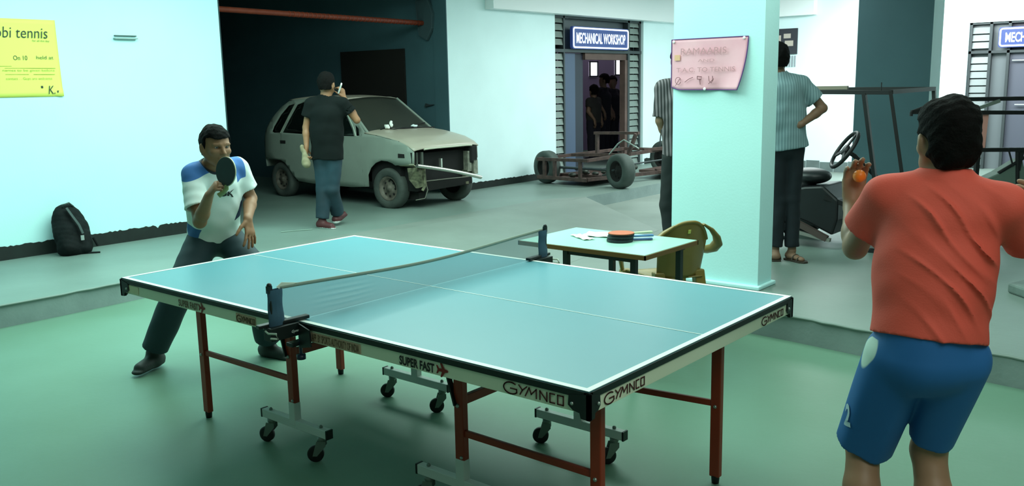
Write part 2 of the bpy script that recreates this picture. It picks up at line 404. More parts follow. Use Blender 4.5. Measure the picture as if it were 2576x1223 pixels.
# pillars
def pillar(x0, x1, y0, y1, front, side):
    a = MB(); z1 = 3.25
    V = [(x0, y0, PLAT), (x1, y0, PLAT), (x1, y1, PLAT), (x0, y1, PLAT), (x0, y0, z1), (x1, y0, z1), (x1, y1, z1), (x0, y1, z1)]
    a.cur = 0; a.add(V, [(0, 1, 5, 4), (2, 3, 7, 6)]); a.cur = 1; a.add(V, [(1, 2, 6, 5), (3, 0, 4, 7)])
    o = struct(a, 'pillar', [front, side]); return o
pillar(-.572, .13, 3.15, 3.38, M_wallc, M_wallc)
b = MB().box((-.60, 3.12, PLAT), (.155, 3.41, PLAT + .03)); struct(b, 'trim_7', M_wallc, bevel=.008)
pillar(-.92, -.10, 8.0, 8.4, M_teal, M_wall)

# workshop doorway in the back wall
M_frame = mat('dark_frame_metal', '#3A4244', .5, metal=.3)
M_slat = mat('louvre_glass', '#79857F', .25, metal=.1, spec=.6, var=.12, vscale=2)
M_slatd = mat('louvre_backing', '#2B3236', .6)
M_leaf = mat('blue_door_paint', '#46546E', .5)
M_leafd = mat('dark_door_paint', '#1C2030', .5)
M_rust = mat('rusty_frame', '#5A4640', .7, var=.2)
d1 = thing('door_1', None, None, (WX, 8.73, PLAT), kind='structure')
fr = MB()
for yy, wd in ((8.75, .04), (9.04, .035), (10.95, .06), (11.32, .05)): fr.box((WX - .16, yy - wd / 2, PLAT), (WX - .05, yy + wd / 2, 2.70))
fr.box((WX - .16, 8.73, 2.13), (WX - .04, 11.35, 2.18)).box((WX - .16, 8.73, 2.66), (WX - .05, 11.35, 2.70)); fr.each('frame_bar', M_frame, d1)
MB().box((WX - .22, 8.75, PLAT), (WX - .2, 9.04, 2.66)).box((WX - .22, 10.97, PLAT), (WX - .2, 11.32, 2.66)).each('backing_panel', M_slatd, d1)
MB().box((WX - .2, 9.04, 2.18), (WX - .16, 10.95, 2.66)).build('transom_panel', mat('transom_grey', '#4A5458', .4), d1)
sl = None
for (ya, yb) in ((8.775, 9.02), (10.99, 11.29)):
    for i in range(22):
        z = PLAT + .07 + i * .1145
        if 2.10 < z < 2.2: continue
        a = MB(); a.add([(WX - .06, ya, z - .048), (WX - .06, yb, z - .048), (WX - .085, yb, z + .048), (WX - .085, ya, z + .048),
                         (WX - .066, ya, z - .048), (WX - .066, yb, z - .048), (WX - .091, yb, z + .048), (WX - .091, ya, z + .048)],
                        [(0, 1, 2, 3), (7, 6, 5, 4), (0, 4, 5, 1), (2, 6, 7, 3), (1, 5, 6, 2), (3, 7, 4, 0)]); a.build('slat', M_slat, d1)
MB().box((WX - .14, 9.06, PLAT), (WX - .10, 9.40, 2.12)).build('door_leaf', M_leaf, d1)
MB().box((WX - .18, 9.41, PLAT), (WX - .13, 9.66, 2.12)).build('door_leaf', M_leafd, d1)
MB().box((WX - .17, 9.66, 2.02), (WX - .08, 10.92, 2.13)).box((WX - .17, 10.84, PLAT), (WX - .06, 10.92, 2.02)).each('inner_frame', M_rust, d1)
# workshop room behind it
M_lav = mat('lavender_paint', '#9A8FA4', .8)
struct(MB().box((-9.0, 8.0, PLAT), (-8.8, 17, 3.25)).box((-8.8, 7.8, PLAT), (WX - .25, 8.0, 3.25)).box((-8.8, 16.6, 0), (WX - .25, 16.8, 3.25)).box((WX - .25, WB + .2, 0), (WX - .05, 16.8, 3.25)), 'wall_workshop', M_lav)
M_lit = mat('bright_daylight_pane', '#F4F4FF', .5, emit=1.6)
def onX(y, z, X): t = (X - 2.80167) / (-10 - 2.80167); return -2.78085 + (y + 2.78085) * t, 1.64432 + (z - 1.64432) * t
for i, (ya, za, yb, zb, nb) in enumerate(((16.75, 2.2, 17.42, 1.83, 2), (15.62, 2.14, 15.95, 1.8, 1), (17.5, 2.18, 17.9, 1.8, 3))):
    y0, z1 = onX(ya, za, -8.8); y1, z0 = onX(yb, zb, -8.8)
    wdo = thing('window_%d' % (i + 1), None, None, (-8.8, y0, z0), kind='structure')
    MB().box((-8.8, y0, z0), (-8.785, y1, z1)).build('pane', M_lit, wdo)
    f_ = MB()
    for k in range(nb + 1): yy = y0 + (y1 - y0) * k / nb; f_.box((-8.79, yy - .012, z0 - .02), (-8.76, yy + .012, z1 + .02))
    f_.box((-8.79, y0, z0 - .02), (-8.76, y1, z0 + .01)).box((-8.79, y0, z1 - .01), (-8.76, y1, z1 + .02)); f_.each('window_bar', M_frame, wdo)

# second doorway in the far wall
d2 = thing('door_2', None, None, (-.93, WB, PLAT), kind='structure')
fr = MB()
for xx in (-.91, -.62, -.36, 1.28): fr.box((xx - .02, WB + .03, PLAT), (xx + .02, WB + .12, 2.46))
fr.box((-.93, WB + .03, 2.43), (1.3, WB + .12, 2.46)).box((-.93, WB + .03, 1.98), (1.3, WB + .12, 2.02)); fr.each('frame_bar', M_frame, d2)
MB().box((-.93, WB + .14, 0), (-.36, WB + .16, 2.45)).each('backing_panel', mat('pane_grey', '#6B7377', .3), d2)
MB().box((-.34, WB + .10, 0), (.1, WB + .13, 1.98)).build('door_leaf', mat('door_grey_blue', '#4E525F', .5), d2)
MB().box((.1, WB + .12, 0), (1.28, WB + .15, 2.45)).box((-.36, WB + .12, 2.02), (.1, WB + .15, 2.45)).each('door_panel', mat('door_dark_violet', '#3B3A48', .5), d2)
MB().tube([(-.3, WB + .05, 1.86), (.4, WB + .05, 1.86)], .012).tube([(-.22, WB + .05, 1.18), (.4, WB + .05, 1.18)], .012).each('handle', mat('pale_metal', '#B8C0C4', .3, metal=.6), d2)
for i in range(20):
    z = PLAT + .1 + i * .115
    if z > 2.4 or 1.93 < z < 2.06: continue
    MB().add([(-.89, WB + .06, z - .04), (-.64, WB + .06, z - .04), (-.64, WB + .08, z + .055), (-.89, WB + .08, z + .055), (-.89, WB + .066, z - .044), (-.64, WB + .066, z - .044), (-.64, WB + .086, z + .05), (-.89, WB + .086, z + .05)],
             [(0, 1, 2, 3), (7, 6, 5, 4), (0, 4, 5, 1), (2, 6, 7, 3), (1, 5, 6, 2), (3, 7, 4, 0)]).build('slat', mat('louvre_glass_far', '#6F7B7C', .3), d2)

# ------------------------------------------------------------------ signs and papers
M_signb = mat('sign_blue', '#2C3F78', .4, emit=.35)
M_signw = mat('sign_white_glow', '#E6F0FF', .4, emit=1.1)
def rrect(w_, h_, r, n=5):
    P = []
    for cx, cy, a0 in ((w_ - r, h_ - r, 0), (r, h_ - r, 90), (r, r, 180), (w_ - r, r, 270)):
        for k in range(n + 1):
            a = math.radians(a0 + 90 * k / n); P.append((cx + r * math.cos(a), cy + r * math.sin(a)))
    return P
def sign(label, O, R, w_, h_):
    O, R = Vector(O), Vector(R); U = Vector((0, 0, 1)); N = R.cross(U)
    t = thing('door_sign', label, 'sign', O)
    P = [O + R * a + U * b for a, b in rrect(w_, h_, .04)]
    MB().prism(P, N * .05).build('board', M_signb, t)
    P2 = [O + R * (a + .025) + U * (b + .025) + N * .055 for a, b in rrect(w_ - .05, h_ - .05, .035)]
    MB().tube(P2, .0125, 8, closed=True).build('border', M_signw, t)
    text('lettering', 'MECHANICAL WORKSHOP', w_ * .87, h_ * .48, O + R * w_ * .065 + U * h_ * .25 + N * .051, R, U, M_signw, t, bold=.02)
    return t
sign('blue lit sign with white border reading MECHANICAL WORKSHOP above the open workshop doorway', (WX - .03, 9.17, 2.185), (0, 1, 0), 1.66, .355)
sign('blue lit sign above the louvred doorway at far right of the back bay', (-.50, WB + .02, 2.06), (1, 0, 0), 1.5, .31)

M_ink = mat('dark_ink', '#2F3A33', .8)
M_ink2 = mat('pale_ink', '#8E9A3C', .8)
t = thing('yellow_notice', 'large yellow handwritten paper notice taped high on the left wall', 'notice', (WX, .6, 1.61))
def pg(u, v):
    y = .44 + u * .64 + .01 * (1 - v); z = 1.612 + v * .69
    return (WX + .006 + .006 * math.sin(u * 5) * v * (1 - v) * 2 + (.01 if (u > .9 and v < .1) else 0), y, z)
MB().grid(pg, 20, 16).build('sheet', mat('yellow_paper', '#E2EE6E', .8), t, solid=.001)
PX = WX + .012
text('lettering', 'abbi tennis', .50, .095, (PX, .50, 2.135), (0, 1, 0), (0, 0, 1), M_ink, t, shear=.15, bold=-.004)
for (yy, zz, ww, hh, sss) in ((.86, 2.10, .15, .022, 'for all the day'), (.68, 1.94, .12, .04, 'On 10'), (.88, 1.95, .15, .03, 'held at'), (.58, 1.835, .45, .025, 'names to be given before'),
                           (.60, 1.76, .40, .028, 'contact . . Guys are welcome')):
    text('lettering', sss, ww, hh, (PX, yy, zz), (0, 1, 0), (0, 0, 1), M_ink2 if zz < 1.92 else M_ink, t, bold=-.004)
text('lettering', 'K.', .06, .075, (PX, .955, 1.635), (0, 1, 0), (0, 0, 1), M_ink, t, shear=.2)
MB().box((PX - .002, .60, 1.868), (PX, 1.04, 1.871)).box((PX - .002, .60, 1.812), (PX, .80, 1.815)).box((PX - .002, .84, 1.812), (PX, 1.03, 1.815)).box((PX - .002, .52, 1.885), (PX, .66, 1.888)).each('ruled_line', M_ink2, t)
MB().box((PX - .008, .895, 1.69), (PX, .912, 1.71)).box((PX - .008, 1.035, 1.645), (PX, 1.055, 1.665)).each('drawn_mark', M_ink, t)
MB().box((WX + .004, .45, 2.27), (WX + .012, .49, 2.30)).build('tape', mat('tape', '#DDE8C0', .4), t)
t = thing('wall_bracket', 'thin white double rail fixed on the blank left wall beside the yellow notice', 'bracket', (WX, 1.62, 2.15))
MB().box((WX, 1.63, 2.175), (WX + .02, 1.85, 2.185)).build('rail', mat('rail_dark', '#3E5550', .6), t)
MB().box((WX, 1.62, 2.148), (WX + .045, 1.85, 2.16)).build('rail', mat('rail_grey', '#8FA6A2', .6), t)

t = thing('pink_notice', 'pink handwritten paper notice with a purple edge pinned on the white pillar', 'notice', (-.28, 3.15, 1.57))
def pk(u, v):
    x = -.585 + u * (.60 - .055 * (1 - v) ** 2) ; z = 1.575 + v * .365 + .006 * (1 - u) * (1 - v)
    if u < .12 and v < .12: z += .02 * (.12 - u) / .12
    return (x, 3.148 - .004 - .022 * (1 - v) ** 2 * abs(math.sin(u * 4.5)) - .035 * max(0, u - .75) * (1 - v) * 3, z)
M_pink = mat('pink_paper', '#EDB4C0', .8, hex2='#E6A7B6', vscale=5)
MB().grid(pk, 26, 16).build('sheet', M_pink, t, solid=.001)
edge = [pk(i / 20, 0) for i in range(21)] + [pk(1, i / 12) for i in range(1, 13)] + [pk(1 - i / 20, 1) for i in range(1, 21)] + [pk(0, 1 - i / 12) for i in range(1, 12)]
MB().tube([(x, y - .001, z) for x, y, z in edge], .0035, 6, closed=True).build('edging', mat('purple_edge', '#5A2D78', .7), t)
M_pen = mat('brown_pencil', '#8B5A62', .8); M_pen2 = mat('faint_pencil', '#C08A92', .8)
text('lettering', 'RAMAARIS', .36, .045, (-.50, 3.128, 1.83), (1, 0, 0), (0, 0, 1), M_pen2, t)
text('lettering', 'T.A.C. TO TENNIS', .46, .032, (-.53, 3.122, 1.705), (1, 0, 0), (0, 0, 1), M_pen2, t)
text('lettering', 'AND', .13, .02, (-.36, 3.124, 1.775), (1, 0, 0), (0, 0, 1), M_pen2, t, bold=-.005)
dr = MB(); yq = 3.118
dr.tube([(-.515 + .022 * math.cos(a), yq, 1.645 + .026 * math.sin(a)) for a in np.linspace(0, 6, 14)], .002, 5)
dr.tube([(-.535, yq, 1.61), (-.515, yq, 1.64), (-.50, yq, 1.66)], .002, 5).tube([(-.46, yq, 1.635), (-.43, yq, 1.655), (-.395, yq, 1.668)], .0025, 5)
dr.tube([(-.36, yq, 1.675), (-.325, yq, 1.67), (-.33, yq, 1.65), (-.36, yq, 1.655), (-.36, yq, 1.675)], .003, 5).tube([(-.34, yq, 1.655), (-.335, yq, 1.615)], .003, 5)
dr.tube([(-.27, yq, 1.675), (-.265, yq, 1.64), (-.25, yq, 1.625), (-.235, yq, 1.645), (-.24, yq, 1.675)], .0025, 5).tube([(-.27, yq, 1.62), (-.23, yq, 1.655)], .0025, 5)
dr.each('drawing', M_pen, t)
MB().box((-.555, 3.134, 1.79), (-.51, 3.136, 1.83)).build('smudge', mat('orange_smudge', '#E0AE8C', .9), t)
for (x, y, z) in ((-.565, 3.138, 1.925), (-.015, 3.138, 1.93), (-.30, 3.118, 1.585)): MB().sphere((x, y, z), .011, sc=(1, .6, 1)).build('pin', mat('white_pin', '#FFFFFF', .3), t)

t = thing('notice_board', 'small dark framed board of photographs on the far white wall', 'board', (-4.05, WB, 2.08))
MB().box((-4.3, WB - .03, 2.08), (-3.73, WB, 2.53)).build('panel', mat('board_dark', '#2A2C34', .6), t)
for (x, z, s_) in ((-3.90, 2.40, .10), (-3.86, 2.27, .12), (-3.95, 2.18, .08), (-4.1, 2.36, .14)): MB().box((x - s_ * .8, WB - .034, z - s_ * .4), (x + s_ * .5, WB - .029, z + s_ * .4)).build('photograph', mat('photo_pale', '#B3A99E', .6), t)
g = thing('wall_grille', 'small white slotted grille fixed below the framed board', 'grille', (-3.83, WB, 1.82))
for k in range(4): MB().box((-3.93 + k * .05, WB - .02, 1.86), (-3.905 + k * .05, WB, 2.05)).build('slat', mat('grille_grey', '#8D969C', .6), g)

# pipe, junction and blind panel in the garage
t = thing('orange_pipe', 'rust orange pipe running across the top of the dark garage', 'pipe', (-6.25, 2.8, 2.5))
MB().tube([(-6.25, 2.8, 2.53), (-6.25, 6.27, 2.495)], .032, 14).build('tube', mat('rust_orange', '#72290F', .6, var=.15, vscale=12), t)
M_ring = mat('rust_red', '#8A3014', .6)
for i in range(34): MB().tube([(-6.25, 4.0 + i * .065, 2.518 - i * .0007), (-6.25, 4.012 + i * .065, 2.518 - i * .0007)], .036, 10).build('ring', M_ring, t)
t = tag(MB().prism([(-6.40, 6.298, 2.80), (-6.15, 6.28, 2.82), (-6.06, 6.28, 2.62), (-6.08, 6.28, 2.42), (-6.19, 6.28, 2.26), (-6.33, 6.28, 2.33), (-6.36, 6.28, 2.5)], (0, -.05, 0)).build('pipe_plate', mat('plate_grey', '#3F5358', .7), bevel=.006),
        'ragged grey plate where the orange pipe meets the garage wall', 'plate')
tag(MB().box((-8.06, 6.262, 1.1), (-6.68, 6.29, 2.17)).build('dark_panel', mat('brown_black', '#17130F', .8)), 'large blank black panel on the garage wall above the white car', 'panel')
t = tag(MB().prism([(-6.30, 6.29, 1.35), (-6.13, 6.29, 1.38), (-6.13, 6.29, 1.385), (-6.24, 6.29, 1.385), (-6.28, 6.29, 1.40)], (0, -.03, 0)).build('wall_hook', M_frame), 'small dark hook on the teal garage wall beside the car', 'hook')

# ------------------------------------------------------------------ table tennis table
L_, S_, H_ = 1.37, .73, .76
M_top = mat('blue_playing_surface', '#5A9CA8', .36, var=.02, vscale=2, spec=.5)
M_line = mat('white_line', '#F4FBF4', .45)
M_edge = mat('dark_edge_band', '#0B1C18', .5)
M_apron = mat('cream_apron', '#E2EBCF', .5)
M_leg = mat('maroon_powder_coat', '#98351A', .45, var=.08, vscale=4)
M_whitem = mat('white_frame_steel', '#D5DED6', .45)
M_rub = mat('black_rubber', '#101413', .6)
M_cap = mat('black_plastic', '#0C1716', .45)
M_steel = mat('dull_steel', '#A9B4AC', .35, metal=.8)
M_castp = mat('grey_caster_plate', '#7C8A80', .45, metal=.5)
T = thing('table_tennis_table', 'large blue table tennis table with white lines, cream apron and maroon legs on casters', 'table', (0, 0, 0))
for s in (-1, 1):
    x0, x1 = sorted((.0004 * s, (L_ - .0) * s))
    MB().box((x0, -S_, H_ - .018), (x1, S_, H_)).build('tabletop', M_top, T)
ln = MB(); e = .0012
ln.box((-L_, -S_, H_ - .001), (L_, -S_ + .022, H_ + e)).box((-L_, S_ - .022, H_ - .001), (L_, S_, H_ + e))
ln.box((-L_, -S_ + .022, H_ - .001), (-L_ + .022, S_ - .022, H_ + e)).box((L_ - .022, -S_ + .022, H_ - .001), (L_, S_ - .022, H_ + e)); ln.each('border_line', M_line, T)
for s in (-1, 1):
    MB().box((min(.0005 * s, (L_ - .022) * s), -.0022, H_ - .001), (max(.0005 * s, (L_ - .022) * s), .0022, H_ + e)).build('centre_line', M_line, T)
# edge band and apron, each side its own piece; the long sides break at the net
def side_piece(name, m_, z0, z1, inset, th):
    for s in (-1, 1):
        for sx in (-1, 1):
            xa, xb = sorted((.03 * sx if name == 'apron' else .003 * sx, (L_ + (0 if name == 'apron' else .004)) * sx)); y = s * (S_ + inset)
            ya, yb = sorted((y, y - s * th)); MB().box((xa, ya, z0), (xb, yb, z1)).build(name, m_, T, bevel=.0015)
        x = s * (L_ + inset); xa, xb = sorted((x, x - s * th)); MB().box((xa, -S_ - (inset if inset > 0 else 0), z0), (xb, S_ + (inset if inset > 0 else 0), z1)).build(name, m_, T, bevel=.0015)
side_piece('edge_band', M_edge, H_ - .024, H_ - .003, .004, .02)
side_piece('apron', M_apron, H_ - .072, H_ - .024, -.001, .012)
for sx in (-1, 1):
    for sy in (-1, 1):
        a = MB(); X, Y = sx * (L_ + .006), sy * (S_ + .006)
        for (dx, dy) in ((1, 0), (0, 1)):
            if dx: P = [(X, Y, H_ - .006), (X - sx * .075, Y, H_ - .02), (X - sx * .078, Y, H_ - .052), (X - sx * .06, Y, H_ - .066), (X - sx * .036, Y, H_ - .070), (X - sx * .032, Y, H_ - .086), (X, Y, H_ - .088)]; d_ = (0, -sy * .012, 0)
            else: P = [(X, Y, H_ - .006), (X, Y - sy * .055, H_ - .02), (X, Y - sy * .058, H_ - .052), (X, Y - sy * .046, H_ - .066), (X, Y - sy * .030, H_ - .070), (X, Y - sy * .028, H_ - .086), (X, Y, H_ - .088)]; d_ = (-sx * .012, 0, 0)
            a.prism(P, d_)
        cp = a.build('corner_cap', M_cap, T)
        MB().sphere((X - sx * .062, Y + sy * .001, H_ - .045), .006, 10, 6).build('screw', M_steel, cp); MB().sphere((X + sx * .001, Y - sy * .045, H_ - .045), .006, 10, 6).build('screw', M_steel, cp)
def leg(x, y, zb=.0, zt=H_ - .02):
    l_ = MB().box((x - .022, y - .015, zb + .03), (x + .022, y + .015, zt)).build('leg', M_leg, T, bevel=.004)
    MB().lathe((x, y, zb), (0, 0, 1), [(0, 0), (0, .015), (.022, .017), (.034, .017)], 16).build('rubber_foot', M_rub, l_); return l_
for sx in (-1, 1):
    for sy in (-1, 1):
        l_ = leg(sx * 1.195, sy * .43)
        MB().sphere((sx * 1.195, sy * .43 - .0145, .335), .008, 10, 6).build('bolt', M_steel, l_)
        px = .568 if sx > 0 else -.474; yy = sy * (.425 if sy < 0 else .345)
        p_ = MB().box((px - .022, yy - .016, .235), (px + .022, yy + .016, H_ - .02)).build('post', M_leg, T, bevel=.004)
        MB().sphere((px + .012, yy - .017, .25), .007, 10, 6).build('bolt', M_steel, p_); MB().sphere((px, yy - .017, .455), .009, 10, 6).build('bolt', M_steel, p_)
        MB().bar((px, yy, .345), (sx * 1.195, sy * .43, .345), .016, .026).build('stretcher', M_leg, T, bevel=.003)
        MB().bar((px - .09, yy - .012, H_ - .06), (px - .008, yy - .018, .455), .008, .022, up=(0, 1, 0)).build('brace', M_cap, T)
        # white caster frame
        cf = MB().box((px - .022, yy - .018, .13), (px + .022, yy + .018, .24)).box((px - .235, yy - .017, .118), (px + .235, yy + .017, .158)).build('caster_frame', M_whitem, T, bevel=.003)
        MB().box((px + .235, yy - .018, .117), (px + .243, yy + .018, .159)).build('end_cap', M_cap, cf); MB().box((px - .243, yy - .018, .117), (px - .235, yy + .018, .159)).build('end_cap', M_cap, cf)
        for q in (-1, 1):
            cx = px + q * .185; hx, hy = cx - .03, yy + .004
            ang = math.radians(36 + 9 * q + 6 * sy); dx, dy = math.cos(ang), math.sin(ang)
            wc = Vector((cx - dx * .030, yy - dy * .030, .037)); ax = Vector((-dy, dx, 0))
            a = MB().lathe((cx, yy, .092), (0, 0, 1), [(0, .014), (.012, .020), (.024, .020), (.026, .008)], 14)
            for s in (-1, 1):
                o = ax * s * .016
                a.prism([Vector((cx, yy, .098)) + o + Vector((dx * .018, dy * .018, 0)), Vector((cx, yy, .098)) + o - Vector((dx * .022, dy * .022, 0)), wc + o - Vector((dx * .012, dy * .012, .008)), wc + o + Vector((dx * .008, dy * .008, -.008)), Vector((cx, yy, .075)) + o + Vector((dx * .018, dy * .018, 0))], ax * .003)
            a.build('caster_fork', M_castp, cf)
            MB().lathe(wc - ax * .012, ax, [(0, .006), (0, .029), (.003, .037), (.021, .037), (.024, .029), (.024, .006)], 24).build('wheel', M_rub, cf)
            MB().sphere((cx, yy + .0, .163), .009, 10, 6).build('bolt', M_castp, cf)
    MB().bar((px, -.425, .47), (px, .345, .47), .022, .036).build('cross_member', M_leg, T, bevel=.003)
    MB().bar((sx * 1.195, -.43, .35), (sx * 1.195, .43, .35), .016, .026).build('cross_member', M_leg, T, bevel=.003) if sx < 5 and False else None
# lettering on the apron
M_mar = mat('maroon_letter', '#4A1512', .6); M_blk = mat('black_letter', '#15120E', .6); M_brn = mat('brown_letter', '#6B5038', .6); M_lbrn = mat('tan_label', '#C6A88C', .7)
ya = -S_ - .001; N_ = (0, 0, 1)
def plane_icon(x, z, s_):
    P = [(0, .0), (.45, .10), (.55, .5), (.7, .5), (.66, .12), (.92, .10), (1.0, 0), (.92, -.10), (.66, -.12), (.42, -.5), (.28, -.5), (.42, -.12), (.12, -.10), (-.05, -.32), (-.12, -.32), (-.06, 0), (-.12, .32), (-.05, .32), (.12, .10)]
    P = [(0.0, .02), (-.12, .3), (0, .3), (.14, .10), (.42, .12), (.26, .5), (.42, .5), (.70, .12), (.95, .09), (1.02, 0), (.95, -.09), (.70, -.12), (.42, -.5), (.26, -.5), (.42, -.12), (.14, -.10), (0, -.3), (-.12, -.3), (0.0, -.02)]
    MB().prism([(x + a * s_, ya - .0012, z + b * s_) for a, b in P], (0, .001, 0)).build('aeroplane_mark', mat('red_mark', '#7A1F10', .6), T)
def gym(O, R, wd, ht, m_=None, st=.0042):
    O, R = Vector(O), Vector(R).normalized(); U = Vector((0, 0, 1)); N = R.cross(U)
    G = [(.125 + .125 * math.cos(a_), .42 + .60 * math.sin(a_)) for a_ in np.linspace(math.radians(52), math.radians(325), 20)] + [(.225, .40), (.12, .40)]
    L = [G, [(.265, .95), (.325, .50)], [(.40, .95), (.325, .50), (.285, .02)], [(.375, .0), (.44, .92), (.475, .30), (.56, .92), (.56, .0)], [(.62, .0), (.62, .9), (.735, .0), (.735, .9)], [(.86, .9), (.785, .9), (.785, .0), (.86, .0)], [(.91, .0), (.91, .9), (1., .9), (1., .0), (.91, .0)]]
    for P in L:
        a = MB(); Q = [O + R * x * wd + U * y * ht + N * .0015 for x, y in P]
        for p0, p1 in zip(Q[:-1], Q[1:]):
            d = (p1 - p0).normalized() * st * .4; a.bar(p0 - d, p1 + d, st, .0012, up=N)
        a.build('letter', m_ or M_mar, T)
gym((1.047, ya, .699), (1, 0, 0), .232, .031)
text('lettering', 'SUPER FAST', .170, .033, (.573, ya, .694), (1, 0, 0), N_, M_blk, T, bold=.035)
plane_icon(.757, .711, .048)
text('lettering', 'APP. BY SPORTS AUTHORITY OF INDIA', .270, .030, (.091, ya, .695), (1, 0, 0), N_, M_brn, T, bold=.02)
MB().box((.085, ya - .0006, .692), (.368, ya + .001, .728)).build('sticker', M_lbrn, T)
text('lettering', 'SUPER FAST', .160, .032, (-.858, ya, .695), (1, 0, 0), N_, M_brn, T, bold=.035)
plane_icon(-.690, .712, .045)
MB().box((-.412, ya - .0006, .694), (-.275, ya + .001, .730)).build('sticker', M_lbrn, T)
gym((-.405, ya - .0006, .699), (1, 0, 0), .125, .024, M_brn, .003)
MB().box((-1.311, ya - .0006, .696), (-1.214, ya + .001, .732)).build('sticker', mat('faded_label', '#E6E3BC', .7), T)
gym((L_ + .0, -.651, .699), (0, 1, 0), .225, .029)
gym((L_ + .0, .445, .699), (0, 1, 0), .20, .027)

# ------------------------------------------------------------------ net
NT = thing('table_tennis_net', 'grey blue table tennis net with clamped posts across the middle of the table', 'net', (0, 0, H_))
M_net = mat('net_mesh', '#6F8D93', .8)
nt = M_net.node_tree; bs = nt.nodes['Principled BSDF']; mx = nt.nodes.new('ShaderNodeMixShader'); tr = nt.nodes.new('ShaderNodeBsdfTransparent')
mx.inputs[0].default_value = .52; nt.links.new(tr.outputs[0], mx.inputs[1]); nt.links.new(bs.outputs[0], mx.inputs[2]); nt.links.new(mx.outputs[0], nt.nodes['Material Output'].inputs[0])
def ntop(v): return H_ + .145 - .022 * math.sin(math.pi * v) - .008 * math.sin(math.pi * v) ** 3
def netf(u, v):
    y = -.80 + 1.62 * v; z0 = H_ + .0015; z = z0 + (ntop(v) - z0) * u
    b_ = (0 if u < .02 else 1) * .012 * math.exp(-((v - .19) / .06) ** 2 - ((u - .45) / .3) ** 2) * math.sin(u * 38) + .003 * math.sin(v * 30) * u
    return (b_, y, z)
MB().grid(netf, 48, 90).build('net_mesh', M_net, NT)
M_tape = mat('grey_tape', '#8E9A8C', .8); M_tapew = mat('white_tape', '#E3EAD9', .8)
MB().grid(lambda u, v: (.004 * math.cos(2 * math.pi * u), -.80 + 1.62 * v, ntop(v) + .0075 * math.sin(2 * math.pi * u)), 8, 60).build('top_tape', M_tape, NT)
MB().prism([(.0, -.80, ntop(0) - .008), (.0, -.815, ntop(0) + .004), (0, -.79, ntop(0) + .018), (0, -.72, ntop(.05) + .008)], (.003, 0, 0)).build('tape_end', M_tapew, NT)
M_slv = mat('slate_sleeve', '#35566A', .75, var=.15, vscale=14)
for s in (-1, 1):
    y0 = s * (S_ + .115)
    p_ = MB().tube([(-.012 * 0, y0, H_ - .005), (0, y0, H_ + .158)], .0075, 12).build('post', M_cap, NT)
    MB().sphere((0, y0, H_ + .160), .010, 12, 8).box((-.008, y0 - .010, H_ + .13), (.008, y0 + .008, H_ + .158)).build('post_cap', M_cap, p_)
    a = MB()
    a.grid(lambda u, v: (.010 * math.cos(2 * math.pi * u) + .002 * math.sin(v * 9), y0 - s * .022 + .034 * math.sin(2 * math.pi * u) * (1 + .04 * math.sin(v * 7)), H_ + .0 + .142 * v), 20, 10).build('sleeve', M_slv, NT)
    # clamp: long jaw on top of the table, c-body, lower jaw and thumb screw
    yi = s * (S_ - .035); yo = s * (S_ + .14)
    c_ = MB()
    c_.bar((-.02, s * (S_ + .165), H_ + .006), (.012, s * (S_ - .045), H_ + .012), .028, .014)
    c_.box((-.018, min(s * (S_ + .01), yo), H_ - .05), (.030, max(s * (S_ + .01), yo), H_ + .002))
    c_.box((-.01, min(s * (S_ - .04), s * (S_ + .05)), H_ - .092), (.03, max(s * (S_ - .04), s * (S_ + .05)), H_ - .076))
    cl = c_.build('clamp', M_cap, NT, bevel=.003)
    MB().prism([(.030, s * (S_ + .012), H_ - .003), (.095, s * (S_ + .012), H_ - .02), (.10, s * (S_ + .012), H_ - .085), (.035, s * (S_ + .012), H_ - .10)], (0, s * .006, 0)).build('clamp_plate', M_cap, cl)
    text('lettering', 'Gymnco', .05, .014, (.031, s * (S_ + .05) - (.0 if s > 0 else .0), H_ - .036), (0, -s, 0) if False else (0, 1, 0), (0, 0, 1), MATS['white_line'], cl, shear=.3) if s < 0 else None
    MB().tube([(.03, s * (S_ + .012), H_ - .13), (.03, s * (S_ + .012), H_ - .05)], .006, 10).lathe((.03, s * (S_ + .012), H_ - .145), (0, 0, 1), [(0, 0), (0, .018), (.018, .018), (.018, 0)], 14).build('clamp_screw', mat('dark_navy', '#12243A', .4), cl)
    MB().tube([(.0, yo + s * .004, H_ - .01), (.02, yo + s * .006, H_ - .016), (.06, s * (S_ + .07) + s * .07, H_ - .012), (.07, yo + s * .0, H_ - .03), (.03, yo + s * .003, H_ - .034)], .004, 6).build('cord', mat('cord_white', '#C9D6C4', .8), cl)

# ------------------------------------------------------------------ small side table, papers, bats
ST = thing('side_table', 'small square white topped school table with brown edge beside the white pillar', 'table', (-.13, 1.61, 0))
MB().box((-.565, 1.325, .700), (.305, 1.905, .722)).build('tabletop', mat('white_laminate', '#A4D2C2', .3), ST, bevel=.002)
MB().box((-.572, 1.318, .694), (.312, 1.326, .719)).box((-.572, 1.904, .694), (.312, 1.912, .719)).box((-.572, 1.318, .694), (-.565, 1.912, .719)).box((.305, 1.318, .694), (.312, 1.912, .719)).each('edge_strip', mat('brown_edge', '#6A4E1E', .5), ST)
M_bl = mat('black_steel', '#10211E', .5)
for (x, y) in ((-.25, 1.37), (.21, 1.37), (-.25, 1.85), (.25, 1.80)):
    MB().box((x - .016, y - .016, 0), (x + .016, y + .016, .695)).build('leg', M_bl, ST)
MB().box((-.25, 1.36, .665), (.22, 1.385, .695)).build('apron_rail', M_bl, ST); MB().box((-.25, 1.84, .665), (.25, 1.865, .695)).build('apron_rail', M_bl, ST)
